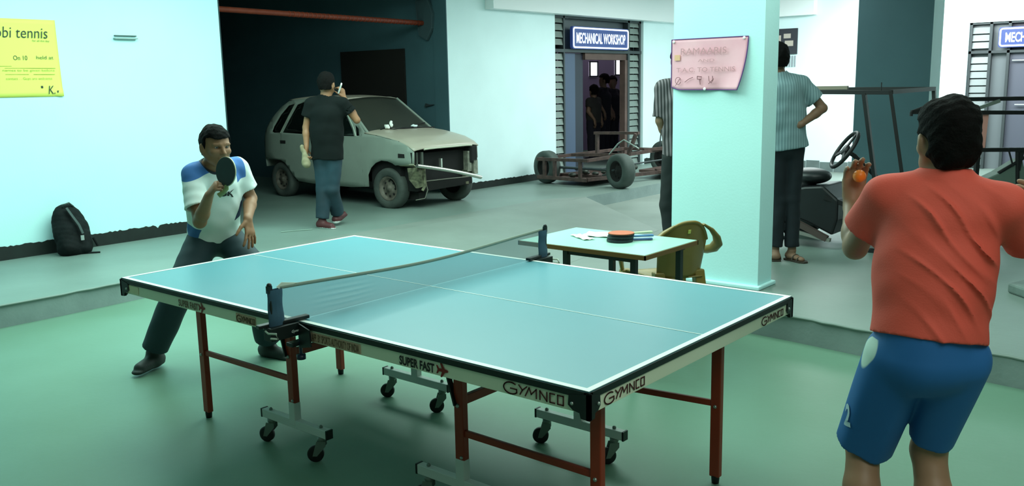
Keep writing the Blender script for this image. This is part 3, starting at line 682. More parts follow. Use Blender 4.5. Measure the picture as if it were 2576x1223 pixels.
for i, (x, y, r_, lb) in enumerate(((-.24, 1.74, .3, 'white crumpled paper sheet lying at the back of the small white table'), (-.30, 1.60, -.5, 'pale thin paper strip lying left of the stacked bats on the small table'))):
    def pf(u, v, x=x, y=y, r_=r_, i=i):
        a, b_ = (u - .5) * (.24 if i == 0 else .2), (v - .5) * (.17 if i == 0 else .07)
        return (x + a * math.cos(r_) - b_ * math.sin(r_), y + a * math.sin(r_) + b_ * math.cos(r_), .7245 + .006 * abs(math.sin(u * 7 + v * 5)))
    tag(MB().grid(pf, 12, 8).build('paper_sheet', mat('paper_white', '#E8F5EC', .8), solid=.0008, origin=(x, y, .722)), lb, 'paper')
def bat(label, c, ang, tilt, top, bottom, side, hand, hl=.10):
    """bat lying flat: blade centre c, handle points along ang"""
    t = thing('table_tennis_bat', label, 'bat', c, 'bats stacked on the side table')
    c = Vector(c); d = Vector((math.cos(ang), math.sin(ang), math.sin(tilt))); e_ = Vector((-math.sin(ang), math.cos(ang), 0)); n_ = d.cross(e_).normalized()
    if n_.z < 0: n_ = -n_
    def disc(h0, h1, r_):
        P = [c + d * (.078 * r_ * math.cos(a)) + e_ * (.075 * r_ * math.sin(a)) + n_ * h0 for a in np.linspace(0, 2 * math.pi, 33)[:-1]]
        return MB().prism(P, n_ * (h1 - h0))
    disc(.004, .010, 1.0).build('blade', side, t); disc(0, .004, .99).build('rubber', bottom, t); disc(.010, .014, .99).build('rubber', top, t)
    a = MB(); V = []; 
    P = [c + d * (.065 + hl * k) + n_ * .007 for k in (0, .15, .6, 1, 1.08)]
    a.tube(P, [.013, .014, .014, .016, .014], 12, flat=.45); a.build('handle', hand, t)
    return t
M_orr = mat('orange_red_rubber', '#C9633A', .5); M_bkr = mat('black_rubber_sheet', '#0D1D22', .45); M_bw = mat('blade_wood', '#D8C79B', .5); M_bh = mat('blue_handle', '#1E4E7E', .4); M_bh2 = mat('pale_handle', '#BFD3A8', .4)
bat('lowest table tennis bat of the stack, black with deep blue handle', (-.045, 1.62, .7235), .80, .0, M_bkr, M_bkr, M_bkr, M_bh, .12)
bat('middle table tennis bat of the stack, black with blue handle', (-.05, 1.635, .7395), .86, .0, M_bkr, M_bkr, M_bkr, mat('mid_blue', '#3D78A8', .4), .125)
bat('topmost table tennis bat of the stack with orange rubber and pale handle', (-.055, 1.65, .7555), .95, .0, M_orr, M_bkr, mat('blade_dark', '#241B18', .5), M_bh2, .12)

# ------------------------------------------------------------------ moulded plastic chair
CH = thing('plastic_chair', 'olive moulded plastic armchair with gold emblem between side table and pillar', 'chair', (-.08, 2.28, 0))
M_ch = mat('olive_plastic', '#86723A', .3, var=.05, vscale=3)
cyaw = math.radians(148); cf_ = Vector((math.cos(cyaw), math.sin(cyaw), 0)); cl_ = Vector((-math.sin(cyaw), math.cos(cyaw), 0)); cc = Vector((-.10, 2.26, 0))
def CP(f, l, z): return cc + cf_ * f + cl_ * l + Vector((0, 0, z))
# seat
MB().grid(lambda u, v: CP(-.20 + .42 * u, (v - .5) * (.30 + .15 * u), .42 - .012 * math.sin(math.pi * u) * math.sin(math.pi * v) - .03 * max(0, u - .85) / .15), 12, 12).build('seat', M_ch, CH, solid=.008)
# back shell: wraps, leans back, arched top
def backf(u, v):
    l = (u - .5) * 2; top = .79 - .13 * abs(l) ** 2.4; z = .42 + (top - .42) * v
    return CP(-.20 - .10 * v + .10 * l * l * (.5 + .5 * v), l * (.15 + .02 * v), z)
MB().grid(backf, 20, 14).build('backrest', M_ch, CH, solid=.009)
MB().tube([backf(i / 20, 1) + Vector((0, 0, .0)) for i in range(21)], .013, 10, flat=.8).build('top_rim', M_ch, CH)
for s in (-1, 1):
    P = [CP(-.285, s * .10, .77), CP(-.272, s * .165, .73), CP(-.25, s * .215, .68), CP(-.21, s * .25, .63), CP(-.14, s * .262, .585), CP(-.04, s * .262, .555), CP(.08, s * .26, .54), CP(.16, s * .25, .50), CP(.19, s * .225, .42)]
    MB().tube(P, [.012, .022, .03, .034, .034, .032, .03, .026, .02], 12, flat=.55).build('armrest', M_ch, CH)
    for (f, q) in ((.19, 1), (-.20, -1)):
        a = MB(); t0 = CP(f + (.045 if q < 0 else 0), s * (.20 if q > 0 else .14), .42 if q > 0 else .46); b0 = CP(f + .04 * q, s * (.235 if q > 0 else .16), 0)
        sd = cl_ * .028
        a.prism([t0 - cl_ * .035 - cf_ * .03, t0 + cl_ * .035 - cf_ * .03, t0 + cl_ * .035 + cf_ * .03, t0 - cl_ * .035 + cf_ * .03], (b0 - t0)); a.build('leg', M_ch, CH, bevel=.008)
MB().grid(lambda u, v: backf(.47 + .06 * u, .80 + .07 * v) - cf_ * (.008 + .003 * math.sin(math.pi * u)), 6, 6).build('emblem', mat('gold_emblem', '#E6E07A', .3, metal=.4), CH, solid=.003)

# ------------------------------------------------------------------ backpack
BP = thing('backpack', 'black rucksack leaning upright against the left wall on the platform', 'backpack', (-5.62, .95, PLAT))
S = Sdf((-5.86, .70, .15), (-5.38, 1.2, .75), .008)
ax_ = [(1, 0, -.0), (0, 1, 0), (.12, 0, 1)]
S.ell((-5.66, .95, .36), (.11, .165, .24), [(1, 0, .25), (0, 1, 0), (-.25, 0, 1)], k=.02).cone((-5.62, .88, .22), (-5.62, 1.03, .22), .085, .085, k=.04).ell((-5.70, .93, .50), (.08, .12, .13), k=.04)
S.cone((-5.56, .90, .24), (-5.60, .91, .40), .065, .055, k=.025, flat=((0, 1, 0), 1.5)); S.cone((-5.56, 1.02, .22), (-5.60, 1.04, .34), .06, .05, k=.012)
S.cut((0, 0, PLAT + .002), (0, 0, -1)); X, Y, Z = S.axes(); S.F = S.F + .004 * nz(X, Y, Z, 38).astype(np.float32)
M_bag = mat('black_nylon', '#0B1010', .8, bump=.2, bscale=30, hex2='#121818', spec=.2); S.mesh('bag', M_bag, BP)
M_strap = mat('dark_grey_webbing', '#33413F', .6)
MB().tube([(-5.60, .90, .60), (-5.56, .93, .52), (-5.515, .96, .44), (-5.50, .98, .36)], .02, 8, flat=.35).build('strap', M_strap, BP)
MB().tube([(-5.66, .90, .60), (-5.63, .88, .625), (-5.63, .94, .64), (-5.66, .99, .60)], .008, 8).build('handle', M_strap, BP)
MB().tube([(-5.55, 1.0, .15 + .02), (-5.5, 1.05, PLAT + .01), (-5.47, 1.11, PLAT + .008)], .008, 6).tube([(-5.56, 1.1, .30), (-5.55, 1.13, .22)], .012, 6).each('strap', M_bag, BP)
MB().box((-5.497, .955, .30), (-5.489, .985, .345)).build('logo_patch', mat('patch_grey', '#8E9A96', .5), BP)

# ------------------------------------------------------------------ helper for wheels
M_tyre = mat('dusty_tyre', '#4A504A', .85, bump=.2, bscale=60, hex2='#3A403C'); M_rim = mat('dusty_rim', '#6E665C', .6, metal=.3, var=.3, vscale=20); M_dark = mat('dark_underbody', '#12110F', .9)
def wheel(parent, c, axis, R, W, rim=M_rim, tyre=M_tyre, name='wheel', holes=8):
    c, ax = Vector(c), Vector(axis).normalized(); r0 = R * .58
    prof = [(-W / 2 * .7, r0), (-W / 2, r0 * 1.08), (-W / 2, R * .86), (-W / 2 * .86, R * .96), (-W / 2 * .5, R), (W / 2 * .5, R), (W / 2 * .86, R * .96), (W / 2, R * .86), (W / 2, r0 * 1.08), (W / 2 * .7, r0)]
    w_ = MB().lathe(c, ax, prof, 32).build(name, tyre, parent)
    a = MB().lathe(c, ax, [(W / 2 * .85, r0 * 1.02), (W / 2 * .9, r0 * .95), (W / 2 * .35, r0 * .86), (W / 2 * .3, r0 * .7), (W / 2 * .55, r0 * .5), (W / 2 * .55, r0 * .25), (W / 2 * .8, r0 * .2), (W / 2 * .8, 0)], 32)
    a.lathe(c, ax, [(-W / 2 * .7, r0), (-W / 2 * .1, r0 * .9), (-W / 2 * .1, 0)], 24); a.build('rim', rim, w_)
    b = MB(); t = ax.cross(Vector((0, 0, 1))).normalized(); u = ax.cross(t)
    for k in range(holes):
        an = 2 * math.pi * k / holes; b.sphere(c + ax * (W / 2 * .46) + (t * math.cos(an) + u * math.sin(an)) * r0 * .62, r0 * .09, 8, 5)
    tag(b.build('wheel_slots', M_dark, w_), kind='stuff'); return w_

# ------------------------------------------------------------------ kart chassis by the workshop door
KT = thing('kart_chassis', 'rusty open kart chassis on four small wheels outside the workshop door', 'kart', (-4.8, 8.7, PLAT))
M_kr = mat('rust_brown_tube', '#54403A', .75, hex2='#3A2C28', vscale=12)
M_kt = mat('grey_slick_tyre', '#48544F', .8, hex2='#353F3B', vscale=4)
wheel(KT, (-5.46, 7.98, .405), (-.25, -1, 0), .245, .17, M_dark, M_kt)
wheel(KT, (-4.13, 7.95, .405), (-.35, -1, 0), .245, .19, M_dark, M_kt)
wheel(KT, (-4.62, 10.0, .43), (-.3, -1, 0), .27, .17, M_dark, M_kt)
wheel(KT, (-4.02, 10.3, .43), (1, -.5, .35), .27, .17, M_dark, M_kt)
def rails(name, segs, w_, h_, m_, par):
    a = MB()
    for p0, p1 in segs: a.bar(p0, p1, w_, h_)
    return a.each(name, m_, par)
rails('upper_rail', [((-5.50, 7.80, .535), (-4.58, 7.80, .545)), ((-5.50, 7.80, .535), (-5.0, 9.4, .60)), ((-4.6, 7.80, .545), (-4.25, 9.6, .62)), ((-5.0, 9.4, .60), (-4.1, 9.5, .60)), ((-5.3, 8.4, .56), (-4.45, 8.5, .585)), ((-4.4, 9.0, .62), (-3.95, 9.9, .66))], .05, .045, M_kr, KT)
rails('lower_rail', [((-5.50, 7.80, .27), (-4.60, 7.80, .26)), ((-5.50, 7.80, .27), (-5.0, 9.4, .27)), ((-4.60, 7.80, .27), (-4.2, 9.5, .27)), ((-5.35, 8.2, .27), (-4.5, 8.2, .27)), ((-4.3, 9.2, .30), (-3.95, 10.3, .3))], .045, .05, M_kr, KT)
for (x, y) in ((-5.37, 7.8), (-5.18, 7.8), (-4.72, 7.8), (-4.5, 8.4), (-4.2, 9.45), (-5.02, 9.35)):
    MB().box((x - .022, y - .02, .26), (x + .022, y + .02, .56)).build('upright', M_kr, KT)
rails('hoop', [((-4.95, 8.5, .895), (-4.2, 8.55, .905)), ((-4.90, 8.5, .56), (-4.90, 8.5, .90)), ((-4.35, 8.5, .58), (-4.22, 8.5, .90))], .055, .04, M_kr, KT)
MB().tube([(-4.36, 9.4, .60), (-4.33, 9.4, .88), (-3.78, 9.6, .90), (-3.72, 9.6, .62)], .014, 8).tube([(-4.6, 8.0, .4), (-4.0, 9.0, .5), (-3.9, 9.7, .42)], .012, 8).each('side_hoop', M_frame, KT)
MB().tube([(-5.4, 7.98, .41), (-4.2, 7.95, .41)], .02, 10).tube([(-4.6, 10, .43), (-3.95, 10.1, .43)], .025, 10).each('axle', M_frame, KT)
MB().box((-5.3, 7.9, .24), (-4.6, 9.0, .255)).box((-4.6, 9.2, .26), (-4.0, 10.0, .30)).each('floor_pan', M_rust, KT)
a = MB()
for k in range(26): 
    x, y = random.uniform(-5.1, -4.45), random.uniform(8.1, 9.0); r_ = random.uniform(.03, .06); a.sphere((x, y, .29 + random.uniform(0, .09)), r_, 7, 5, (1.2, 1, .7))
tag(a.build('scrap_parts', mat('oily_metal', '#353A33', .5, metal=.4, var=.5, vscale=20), KT), kind='stuff')
MB().tube([(-4.55, 8.3, .60), (-4.40, 8.3, .76), (-4.30, 8.3, .82), (-4.05, 8.3, .70)], .012, 8).build('control_arm', M_steel, KT)

# ------------------------------------------------------------------ buggy behind the pillar
BG = thing('roll_cage_buggy', 'black roll cage buggy with tilted steering wheel and seats behind the light shirted man', 'buggy', (.0, 5.4, PLAT))
M_bt = mat('black_tube', '#17181A', .5); M_bb = mat('dark_bodywork', '#15171A', .45, var=.2, vscale=5)
MB().box((-1.05, 5.08, 1.545), (.02, 5.12, 1.575)).build('roof_bar', mat('pale_bar', '#8A8070', .6), BG)
rails('roof_bar', [((-1.05, 5.1, 1.535), (.39, 5.1, 1.515)), ((-.9, 6.1, 1.54), (.45, 6.1, 1.53)), ((.38, 5.1, 1.52), (.45, 6.1, 1.53))], .035, .035, M_bt, BG)
rails('roll_post', [((.16, 5.1, 1.51), (.30, 5.1, .70))], .045, .03, M_bt, BG)
rails('roll_post', [((.375, 5.1, 1.525), (.53, 5.15, .62))], .045, .03, M_bt, BG)
rails('roll_post', [((-1.0, 5.1, 1.53), (-1.0, 5.1, .40))], .035, .03, M_bt, BG)
rails('roll_post', [((.45, 6.1, 1.52), (.55, 6.1, .5))], .035, .03, M_bt, BG)
MB().tube([(.30, 5.1, 1.52), (.30, 5.1, 1.60)], .005, 6).build('aerial', M_bt, BG)
sc_ = Vector((.035, 5.05, 1.03)); sx_ = Vector((.105, .0, .13)).normalized(); sax = sx_.cross(Vector((-.34, .94, 0))) + Vector((.34, -.94, 0)) * .22; sax = (sax - sx_ * sax.dot(sx_)).normalized(); sy_ = sax.cross(sx_)
sw = MB().tube([sc_ + sx_ * .175 * math.cos(a) + sy_ * .175 * math.sin(a) for a in np.linspace(0, 2 * math.pi, 37)[:-1]], .017, 10, closed=True)
for an in (0.3, 2.4, 4.5): sw.bar(sc_, sc_ + (sx_ * math.cos(an) + sy_ * math.sin(an)) * .17, .035, .012, up=sax)
sw.lathe(sc_ - sax * .02, sax, [(0, 0), (0, .05), (.03, .05), (.03, 0)], 16); sw.build('steering_wheel', M_bt, BG)
MB().tube([sc_, (.10, 5.1, .98), (.26, 5.25, .78), (.34, 5.4, .55)], .02, 10).build('steering_column', M_bt, BG)
S = Sdf((-.75, 4.85, .5), (.05, 5.6, 1.0), .012)
S.ell((-.30, 5.15, .78), (.19, .16, .075), k=.02).ell((-.42, 5.12, .70), (.17, .16, .085), k=.02).cone((-.62, 5.2, .62), (-.40, 5.2, .66), .09, .09, k=.04)
S.mesh('seat', mat('black_vinyl', '#1D2124', .4), BG)
body = MB().prism([(-.70, 4.98, .60), (-.28, 4.98, .70), (-.12, 4.98, .715), (.02, 4.98, .60), (.02, 4.98, .42), (-.02, 4.98, .28), (-.25, 4.98, .38), (-.70, 4.98, .50)], (0, .5, 0)); body.build('body_panel', M_bb, BG, bevel=.02)
rails('chassis_rail', [((-.75, 4.95, .56), (-.05, 4.95, .255))], .05, .05, mat('brown_rail', '#4A3C38', .7), BG)
rails('chassis_rail', [((-.75, 4.95, .36), (-.02, 4.95, .245))], .04, .03, mat('pale_rail', '#7E7F78', .6), BG)
rails('chassis_rail', [((-.8, 5.5, .3), (.5, 5.5, .3))], .05, .05, M_bt, BG)
rails('chassis_rail', [((-.1, 4.98, .62), (.36, 5.12, .45))], .04, .04, M_bt, BG)
wheel(BG, (.40, 5.2, .36), (.8, -1, 0), .20, .16, M_dark, mat('black_tyre', '#1B1D1E', .8))
wheel(BG, (-.55, 5.7, .36), (-.1, -1, 0), .20, .16, M_dark, MATS['black_tyre'])
MB().bar((.30, 5.05, .42), (.44, 5.08, .19), .05, .03).box((.26, 5.0, PLAT), (.42, 5.06, .19)).build('pedal_stand', M_bt, BG)

# ------------------------------------------------------------------ second buggy frame at the right edge
RB = thing('buggy_frame', 'black tubular buggy frame with grey green body behind the red shirted player', 'buggy', (1.0, 6.0, PLAT))
rails('roof_bar', [((.60, 5.82, 1.438), (1.95, 6.92, 1.43)), ((.40, 5.63, 1.335), (.86, 6.02, 1.325)), ((.86, 6.02, 1.32), (1.95, 6.92, 1.29))], .035, .035, M_bt, RB)
MB().tube([(.40, 5.63, 1.335), (.62, 5.82, 1.438)], .014, 8).tube([(.40, 5.63, 1.335), (.40, 5.63, 1.30)], .014, 8).each('roof_bar', M_bt, RB)
rails('middle_bar', [((.86, 6.02, .99), (1.95, 6.92, .975))], .04, .035, M_bt, RB)
rails('roll_post', [((.87, 6.03, 1.0), (.86, 6.02, .30))], .035, .035, M_bt, RB)
rails('roll_post', [((1.17, 6.28, .98), (1.15, 6.27, .80))], .035, .035, M_bt, RB)
MB().prism([(.885, 6.05, 1.30), (.925, 6.08, 1.30), (.915, 6.07, 1.0), (.875, 6.04, 1.0)], (-.005, .01, 0)).build('warning_strip', mat('salmon_strip', '#E9A59A', .6), RB)
MB().bar((.86, 6.0, 1.36), (1.0, 6.1, 1.42), .02, .03).build('pale_bracket', M_steel, RB)
MB().prism([(.93, 6.08, .72), (1.03, 6.16, .78), (1.18, 6.28, .90), (1.24, 6.33, .66), (1.10, 6.21, .55), (.95, 6.09, .60)], (-.1, .12, 0)).build('body_panel', mat('grey_green_panel', '#6C7F75', .5), RB, bevel=.01)
MB().tube([(1.08, 6.18, 1.0), (1.12, 6.22, .84)], .008, 6).tube([(1.02, 6.16, .78), (1.20, 6.3, .92), (1.30, 6.38, .80)], .016, 8).each('side_tube', M_bt, RB)
MB().tube([(.92, 6.06, .30), (1.5, 6.5, .30)], .02, 8).tube([(1.14, 6.25, .98), (1.16, 6.27, .60), (1.3, 6.4, .30)], .018, 8).each('lower_tube', M_bt, RB)
wheel(RB, (1.28, 6.28, .36), (.64, -.76, 0), .20, .15, M_dark, MATS['black_tyre'])
wheel(RB, (1.9, 6.8, .36), (.64, -.76, 0), .20, .15, M_dark, MATS['black_tyre'])
# stone slab at the platform near right edge
ZB = tag(MB().prism([(1.55, 4.05, PLAT), (1.70, 3.9, PLAT), (2.3, 4.3, PLAT), (2.2, 4.7, PLAT), (1.7, 4.5, PLAT)], (0, 0, .07)).build('metal_tray', mat('tray_grey', '#6C7C76', .6, var=.2), bevel=.015), 'flat grey metal tray lying on the platform right of the red shirted player', 'tray')

# ------------------------------------------------------------------ the white car
_th = -.018
def CW(X, Y, Z): return Vector((-5.515 + math.cos(_th) * X - math.sin(_th) * Y, 5.321 + math.sin(_th) * X + math.cos(_th) * Y, PLAT + Z))
CAR = thing('car', 'dusty white small hatchback with its front grille and lamps missing, half inside garage', 'car', tuple(CW(0, 0, 0)))
M_car = mat('dusty_white_paint', '#929B90', .45, var=.06, vscale=2.5, coat=.15)
M_glass = mat('dark_glass', '#101715', .12, spec=.6)
M_wind = mat('dusty_windscreen', '#34362F', .35, var=.1, vscale=3)
M_chrome = mat('worn_chrome', '#C9CCC0', .25, metal=.85)
def inpoly(x, y, P):
    c = False; n = len(P)
    for i in range(n):
        x1, y1 = P[i]; x2, y2 = P[i - 1]
        if (y1 > y) != (y2 > y) and x < (x2 - x1) * (y - y1) / (y2 - y1) + x1: c = not c
    return c
def cdt(outline, holes=(), step=.08):
    pts = []; edges = []
    for P in [outline] + list(holes):
        n0 = len(pts); pts += [Vector(p) for p in P]; edges += [(n0 + i, n0 + (i + 1) % len(P)) for i in range(len(P))]
    xs = [p[0] for p in outline]; ys = [p[1] for p in outline]
    x = min(xs)
    while x < max(xs):
        y = min(ys)
        while y < max(ys):
            if inpoly(x, y, outline) and not any(inpoly(x, y, h) for h in holes): pts.append(Vector((x, y)))
            y += step
        x += step
    r = delaunay_2d_cdt(pts, edges, [], 0, 1e-5)
    V = [tuple(v) for v in r[0]]; F = []
    for f in r[2]:
        cx = sum(V[i][0] for i in f) / len(f); cy = sum(V[i][1] for i in f) / len(f)
        if inpoly(cx, cy, outline) and not any(inpoly(cx, cy, h) for h in holes): F.append(tuple(f))
    return V, F
def sideY(X, Z):
    y = .60 - .03 * max(0, (.45 - Z) / .3) ** 2 + .012 * math.sin(max(0, min(1, (Z - .3) / .55)) * math.pi)
    if Z > .88: y -= (Z - .88) * .26
    if X > .15: y -= .045 * ((X - .15) / .42) ** 2
    if X < -2.2: y -= .10 * ((-2.2 - X) / .37) ** 2
    return y
def nearp(X, Z, o=0): return CW(X, -.02 - sideY(X, Z) - o, Z)
def farp(X, Z, o=0): return CW(X, -.05 + sideY(X, Z) + o, Z)
OUT = [(.57, .565), (.42, .55), (.28, .54), (.23, .565), (.15, .585), (.03, .59), (-.08, .555), (-.17, .49), (-.235, .40), (-.25, .25), (-.6, .225), (-.97, .22), (-1.4, .225), (-1.71, .24), (-1.81, .31), (-1.90, .42), (-1.97, .48), (-2.06, .515),
       (-2.54, .51), (-2.57, .65), (-2.55, .80), (-2.48, .90), (-2.34, 1.05), (-2.10, 1.24), (-1.98, 1.30), (-1.86, 1.33), (-1.4, 1.35), (-.95, 1.345), (-.80, 1.32), (-.70, 1.25), (-.44, 1.055), (-.275, .925), (0, .895), (.33, .835), (.50, .775), (.57, .72)]
W1 = [(-.475, .875), (-.53, .955), (-.66, 1.10), (-.84, 1.265), (-.92, 1.29), (-1.4, 1.305), (-1.62, 1.30), (-1.76, 1.265), (-1.90, 1.06), (-2.00, .89), (-1.2, .872)]
W2 = [(-2.055, .89), (-1.94, 1.09), (-1.82, 1.275), (-1.95, 1.255), (-2.10, 1.13), (-2.22, .97), (-2.25, .90), (-2.20, .885)]
W3 = [(-.435, .88), (-.375, .885), (-.405, .965), (-.49, 1.02)]
def panel(name, P, holes, fn, m_, par, step=.08, solid=.0, smooth=True):
    V, F = cdt(P, holes, step)
    a = MB().add([fn(x, z) for x, z in V], F, smooth); return a.build(name, m_, par, solid=solid)
panel('side_panel', OUT, [W1, W2, W3], nearp, M_car, CAR, solid=.012)
panel('side_panel', OUT, [W1, W2], farp, M_car, CAR, solid=.012)
for wp in (W1, W2, W3):
    big = wp
    panel('side_window', big, [], lambda x, z: nearp(x, z, -.012), M_glass, CAR, solid=.004)
    if wp is not W3: panel('side_window', big, [], lambda x, z: farp(x, z, -.012), M_glass, CAR, solid=.004)
M_gask = mat('window_gasket', '#9AA38E', .5)
a = MB().tube([nearp(x, z, .002) for x, z in ((-2.045, .885), (-1.93, 1.075), (-1.80, 1.27))], .010, 6); a.build('window_divider', M_gask, CAR)
MB().tube([nearp(x, z, .002) for x, z in ((-.44, .875), (-.53, 1.0), (-.70, 1.17), (-.86, 1.30))], .011, 6).build('pillar_trim', mat('bright_trim', '#B9C4B4', .4), CAR)
M_seam = mat('panel_gap', '#1C221F', .9)
for seg in ([(-.34, .90), (-.345, .7), (-.33, .45), (-.33, .235)], [(-1.30, .87), (-1.30, .24)], [(-.07, .893), (.15, .862), (.35, .828)], [(-2.03, .88), (-2.04, .70), (-1.98, .52)]):
    MB().tube([nearp(x, z, .0035) for x, z in seg], .0035, 5).build('panel_seam', M_seam, CAR)
MB().prism([nearp(-1.93, .745, .004), nearp(-2.04, .745, .004), nearp(-2.045, .785, .004), nearp(-1.93, .785, .004)], CW(0, -.01, 0) - CW(0, 0, 0)).build('door_handle', M_dark, CAR)
MB().prism([nearp(.335, .635, .003), nearp(.435, .635, .003), nearp(.43, .68, .003), nearp(.335, .685, .003)], CW(0, -.008, 0) - CW(0, 0, 0)).build('side_marker_hole', M_dark, CAR)
# hood, cowl, screen, roof, tail
def zside(X): 
    for (x0, z0), (x1, z1) in (((-.30, .928), (0, .897)), ((0, .897), (.33, .837)), ((.33, .837), (.50, .777)), ((.50, .777), (.62, .70))):
        if X <= x1: return z0 + (z1 - z0) * (X - x0) / (x1 - x0)
    return .70
def hood(u, v):
    c = (v - .5) * 2; yn = -.02 - sideY(.2, .8); yf = -.05 + sideY(.2, .8)
    X = -.28 + (.86 + .05 * (1 - c * c)) * u; wn = max(0, u - .5) * .05
    Y = (yn + wn) + (yf - yn - 2 * wn) * v
    return CW(X, Y, zside(X - .04 * (1 - c * c)) + .035 * (1 - c ** 4) - .006)
MB().grid(hood, 20, 24).build('bonnet', mat('beige_lit_top_paint', '#B4AA9A', .4, var=.05, vscale=2.5, coat=.2), CAR, solid=.012)  # bonnet and roof lighter: light falling on top put into the colour
MB().tube([hood(1, .13 + .74 * i / 12) + Vector((0, 0, -.008)) for i in range(13)], .012, 8).build('bonnet_lip', mat('pale_lip', '#C2C2AE', .45), CAR)
def wind(u, v):
    c = (v - .5) * 2; X = -.245 + .07 * (1 - c * c) + (-.56 - .03 * (1 - c * c)) * u; Z = .915 + .02 * (1 - c * c) + .405 * u + .012 * (1 - c * c) * u
    yn = -.02 - sideY(X, Z) + .02; yf = -.05 + sideY(X, Z) - .02
    return CW(X, yn + (yf - yn) * v, Z)
MB().grid(wind, 12, 20).build('windscreen', M_wind, CAR, solid=.006)
MB().tube([wind(i / 10, 0) for i in range(11)], .02, 8).build('screen_pillar', M_car, CAR)
MB().tube([wind(i / 10, 1) for i in range(11)], .02, 8).build('screen_pillar', M_car, CAR)
MB().tube([wind(0, i / 14) for i in range(15)], .012, 6).build('screen_seal', M_dark, CAR)
def roof(u, v):
    c = (v - .5) * 2; X = -.80 - 1.15 * u - .04 * (1 - c * c) * (1 - u)
    z = (1.32 + .03 * math.sin(min(1, u * 2.2) * math.pi / 2) - .02 * max(0, u - .75) / .25) + .028 * (1 - c ** 4)
    yn = -.02 - sideY(X, 1.32) - .0; yf = -.05 + sideY(X, 1.32)
    return CW(X, yn + (yf - yn) * v, z - .004)
MB().grid(roof, 16, 20).build('roof', MATS['beige_lit_top_paint'], CAR, solid=.012)
def tail(u, v):
    P = [(-1.95, 1.31), (-2.10, 1.24), (-2.34, 1.05), (-2.48, .90), (-2.55, .80), (-2.57, .65), (-2.54, .40)]
    k = u * (len(P) - 1); i = min(int(k), len(P) - 2); f = k - i; X = P[i][0] + (P[i + 1][0] - P[i][0]) * f; Z = P[i][1] + (P[i + 1][1] - P[i][1]) * f
    yn = -.02 - sideY(X, Z); yf = -.05 + sideY(X, Z); return CW(X - .03 * math.sin(v * math.pi), yn + (yf - yn) * v, Z)
MB().grid(tail, 24, 12).build('tailgate', M_car, CAR, solid=.012)
# wipers
MB().tube([CW(-.20, -.42, .955), CW(-.30, -.18, .985), CW(-.42, .10, 1.03)], .008, 6).tube([CW(-.14, .02, .955), CW(-.26, .25, .985), CW(-.32, .46, 1.0)], .008, 6).tube([CW(-.05, -.25, .93), CW(-.24, -.30, .965)], .010, 6).each('wiper', M_dark, CAR)
MB().prism([CW(-.25, -.55, .922), CW(-.10, -.1, .95), CW(-.12, .45, .94), CW(-.24, .5, .935), CW(-.22, 0, .955)], (0, 0, .012)).build('cowl_panel', M_dark, CAR)
# front end: open bay, lamp holes, struts, bumper bar
M_bay = mat('engine_bay_black', '#0C0C0B', .9)
bx = lambda a, lo, hi: a.prism([CW(lo[0], lo[1], lo[2]), CW(hi[0], lo[1], lo[2]), CW(hi[0], hi[1], lo[2]), CW(lo[0], hi[1], lo[2])], (0, 0, hi[2] - lo[2]))
bx(bx(MB(), (.12, -.50, .22), (.50, .42, .68)), (-2.4, -.52, .22), (-.28, .46, .30)).each('engine_bay', M_bay, CAR)
bx(MB(), (.50, -.60, .575), (.545, -.45, .70)).each('lamp_recess', M_bay, CAR)
bx(bx(MB(), (.50, -.465, .50), (.57, -.435, .70)), (.50, -.535, .56), (.56, -.52, .70)).each('lamp_strut', mat('strut_grey', '#50564E', .5, metal=.3), CAR)
bx(MB(), (.47, .36, .50), (.60, .50, .73)).build('lamp_bucket', M_bay, CAR, bevel=.03)
bx(bx(MB(), (.48, .33, .40), (.58, .40, .66)), (.50, .42, .36), (.60, .49, .54)).each('lamp_strut', mat('bare_metal', '#8A8A7C', .5, metal=.4, var=.3, vscale=20), CAR)
bx(MB(), (.53, -.14, .49), (.57, -.115, .60)).build('latch_strut', M_chrome, CAR)
a = MB(); P0, P1 = CW(.68, -.65, .555), CW(.70, .43, .325)
a.tube([P0 + (P1 - P0) * t + Vector((.03 * math.sin(math.pi * t), 0, .012 * math.sin(math.pi * t))) for t in np.linspace(0, 1, 14)], .030, 10, flat=.8); a.build('bumper_bar', M_chrome, CAR)
M_rst = mat('rusted_metal', '#7B7A60', .8, hex2='#3A3A2C', vscale=18)
a = MB(); a.prism([CW(.50, -.64, .52), CW(.62, -.60, .53), CW(.60, -.48, .50), CW(.60, -.46, .30), CW(.54, -.55, .27), CW(.50, -.62, .38)], (.02, .02, 0)); a.build('bumper_bracket', M_rst, CAR)
a = MB().tube([CW(.60, -.46, .50), CW(.61, -.46, .30), CW(.60, -.50, .24)], .018, 8); a.build('valance_strut', M_rst, CAR); bx(MB(), (.50, .30, .24), (.56, .36, .42)).build('valance_strut', M_rst, CAR)
MB().prism([CW(.56, -.44, .33), CW(.56, .40, .33), CW(.54, .42, .24), CW(.54, -.40, .22)], (.012, 0, 0)).build('valance_panel', M_dark, CAR)
MB().tube([CW(.57, -.44, .345), CW(.57, 0, .34), CW(.56, .42, .33)], .007, 6).tube([CW(.58, -.42, .33), CW(.60, -.41, .24), CW(.58, -.44, .14), CW(.50, -.52, .12)], .006, 6).each('loose_cable', mat('cable_grey', '#77776A', .6), CAR)
MB().prism([CW(.575, -.60, .555), CW(.30, -.62, .545), (CW(.32, -.58, .53)), CW(.56, -.56, .53)], (0, 0, .012)).build('fender_lip', mat('lip_pale', '#AFAE93', .6), CAR)
MB().prism([CW(.42, -.18, .838), CW(.50, -.15, .818), CW(.52, -.12, .808), CW(.46, -.14, .824)], (0, 0, .008)).build('emblem_hole', M_dark, CAR)
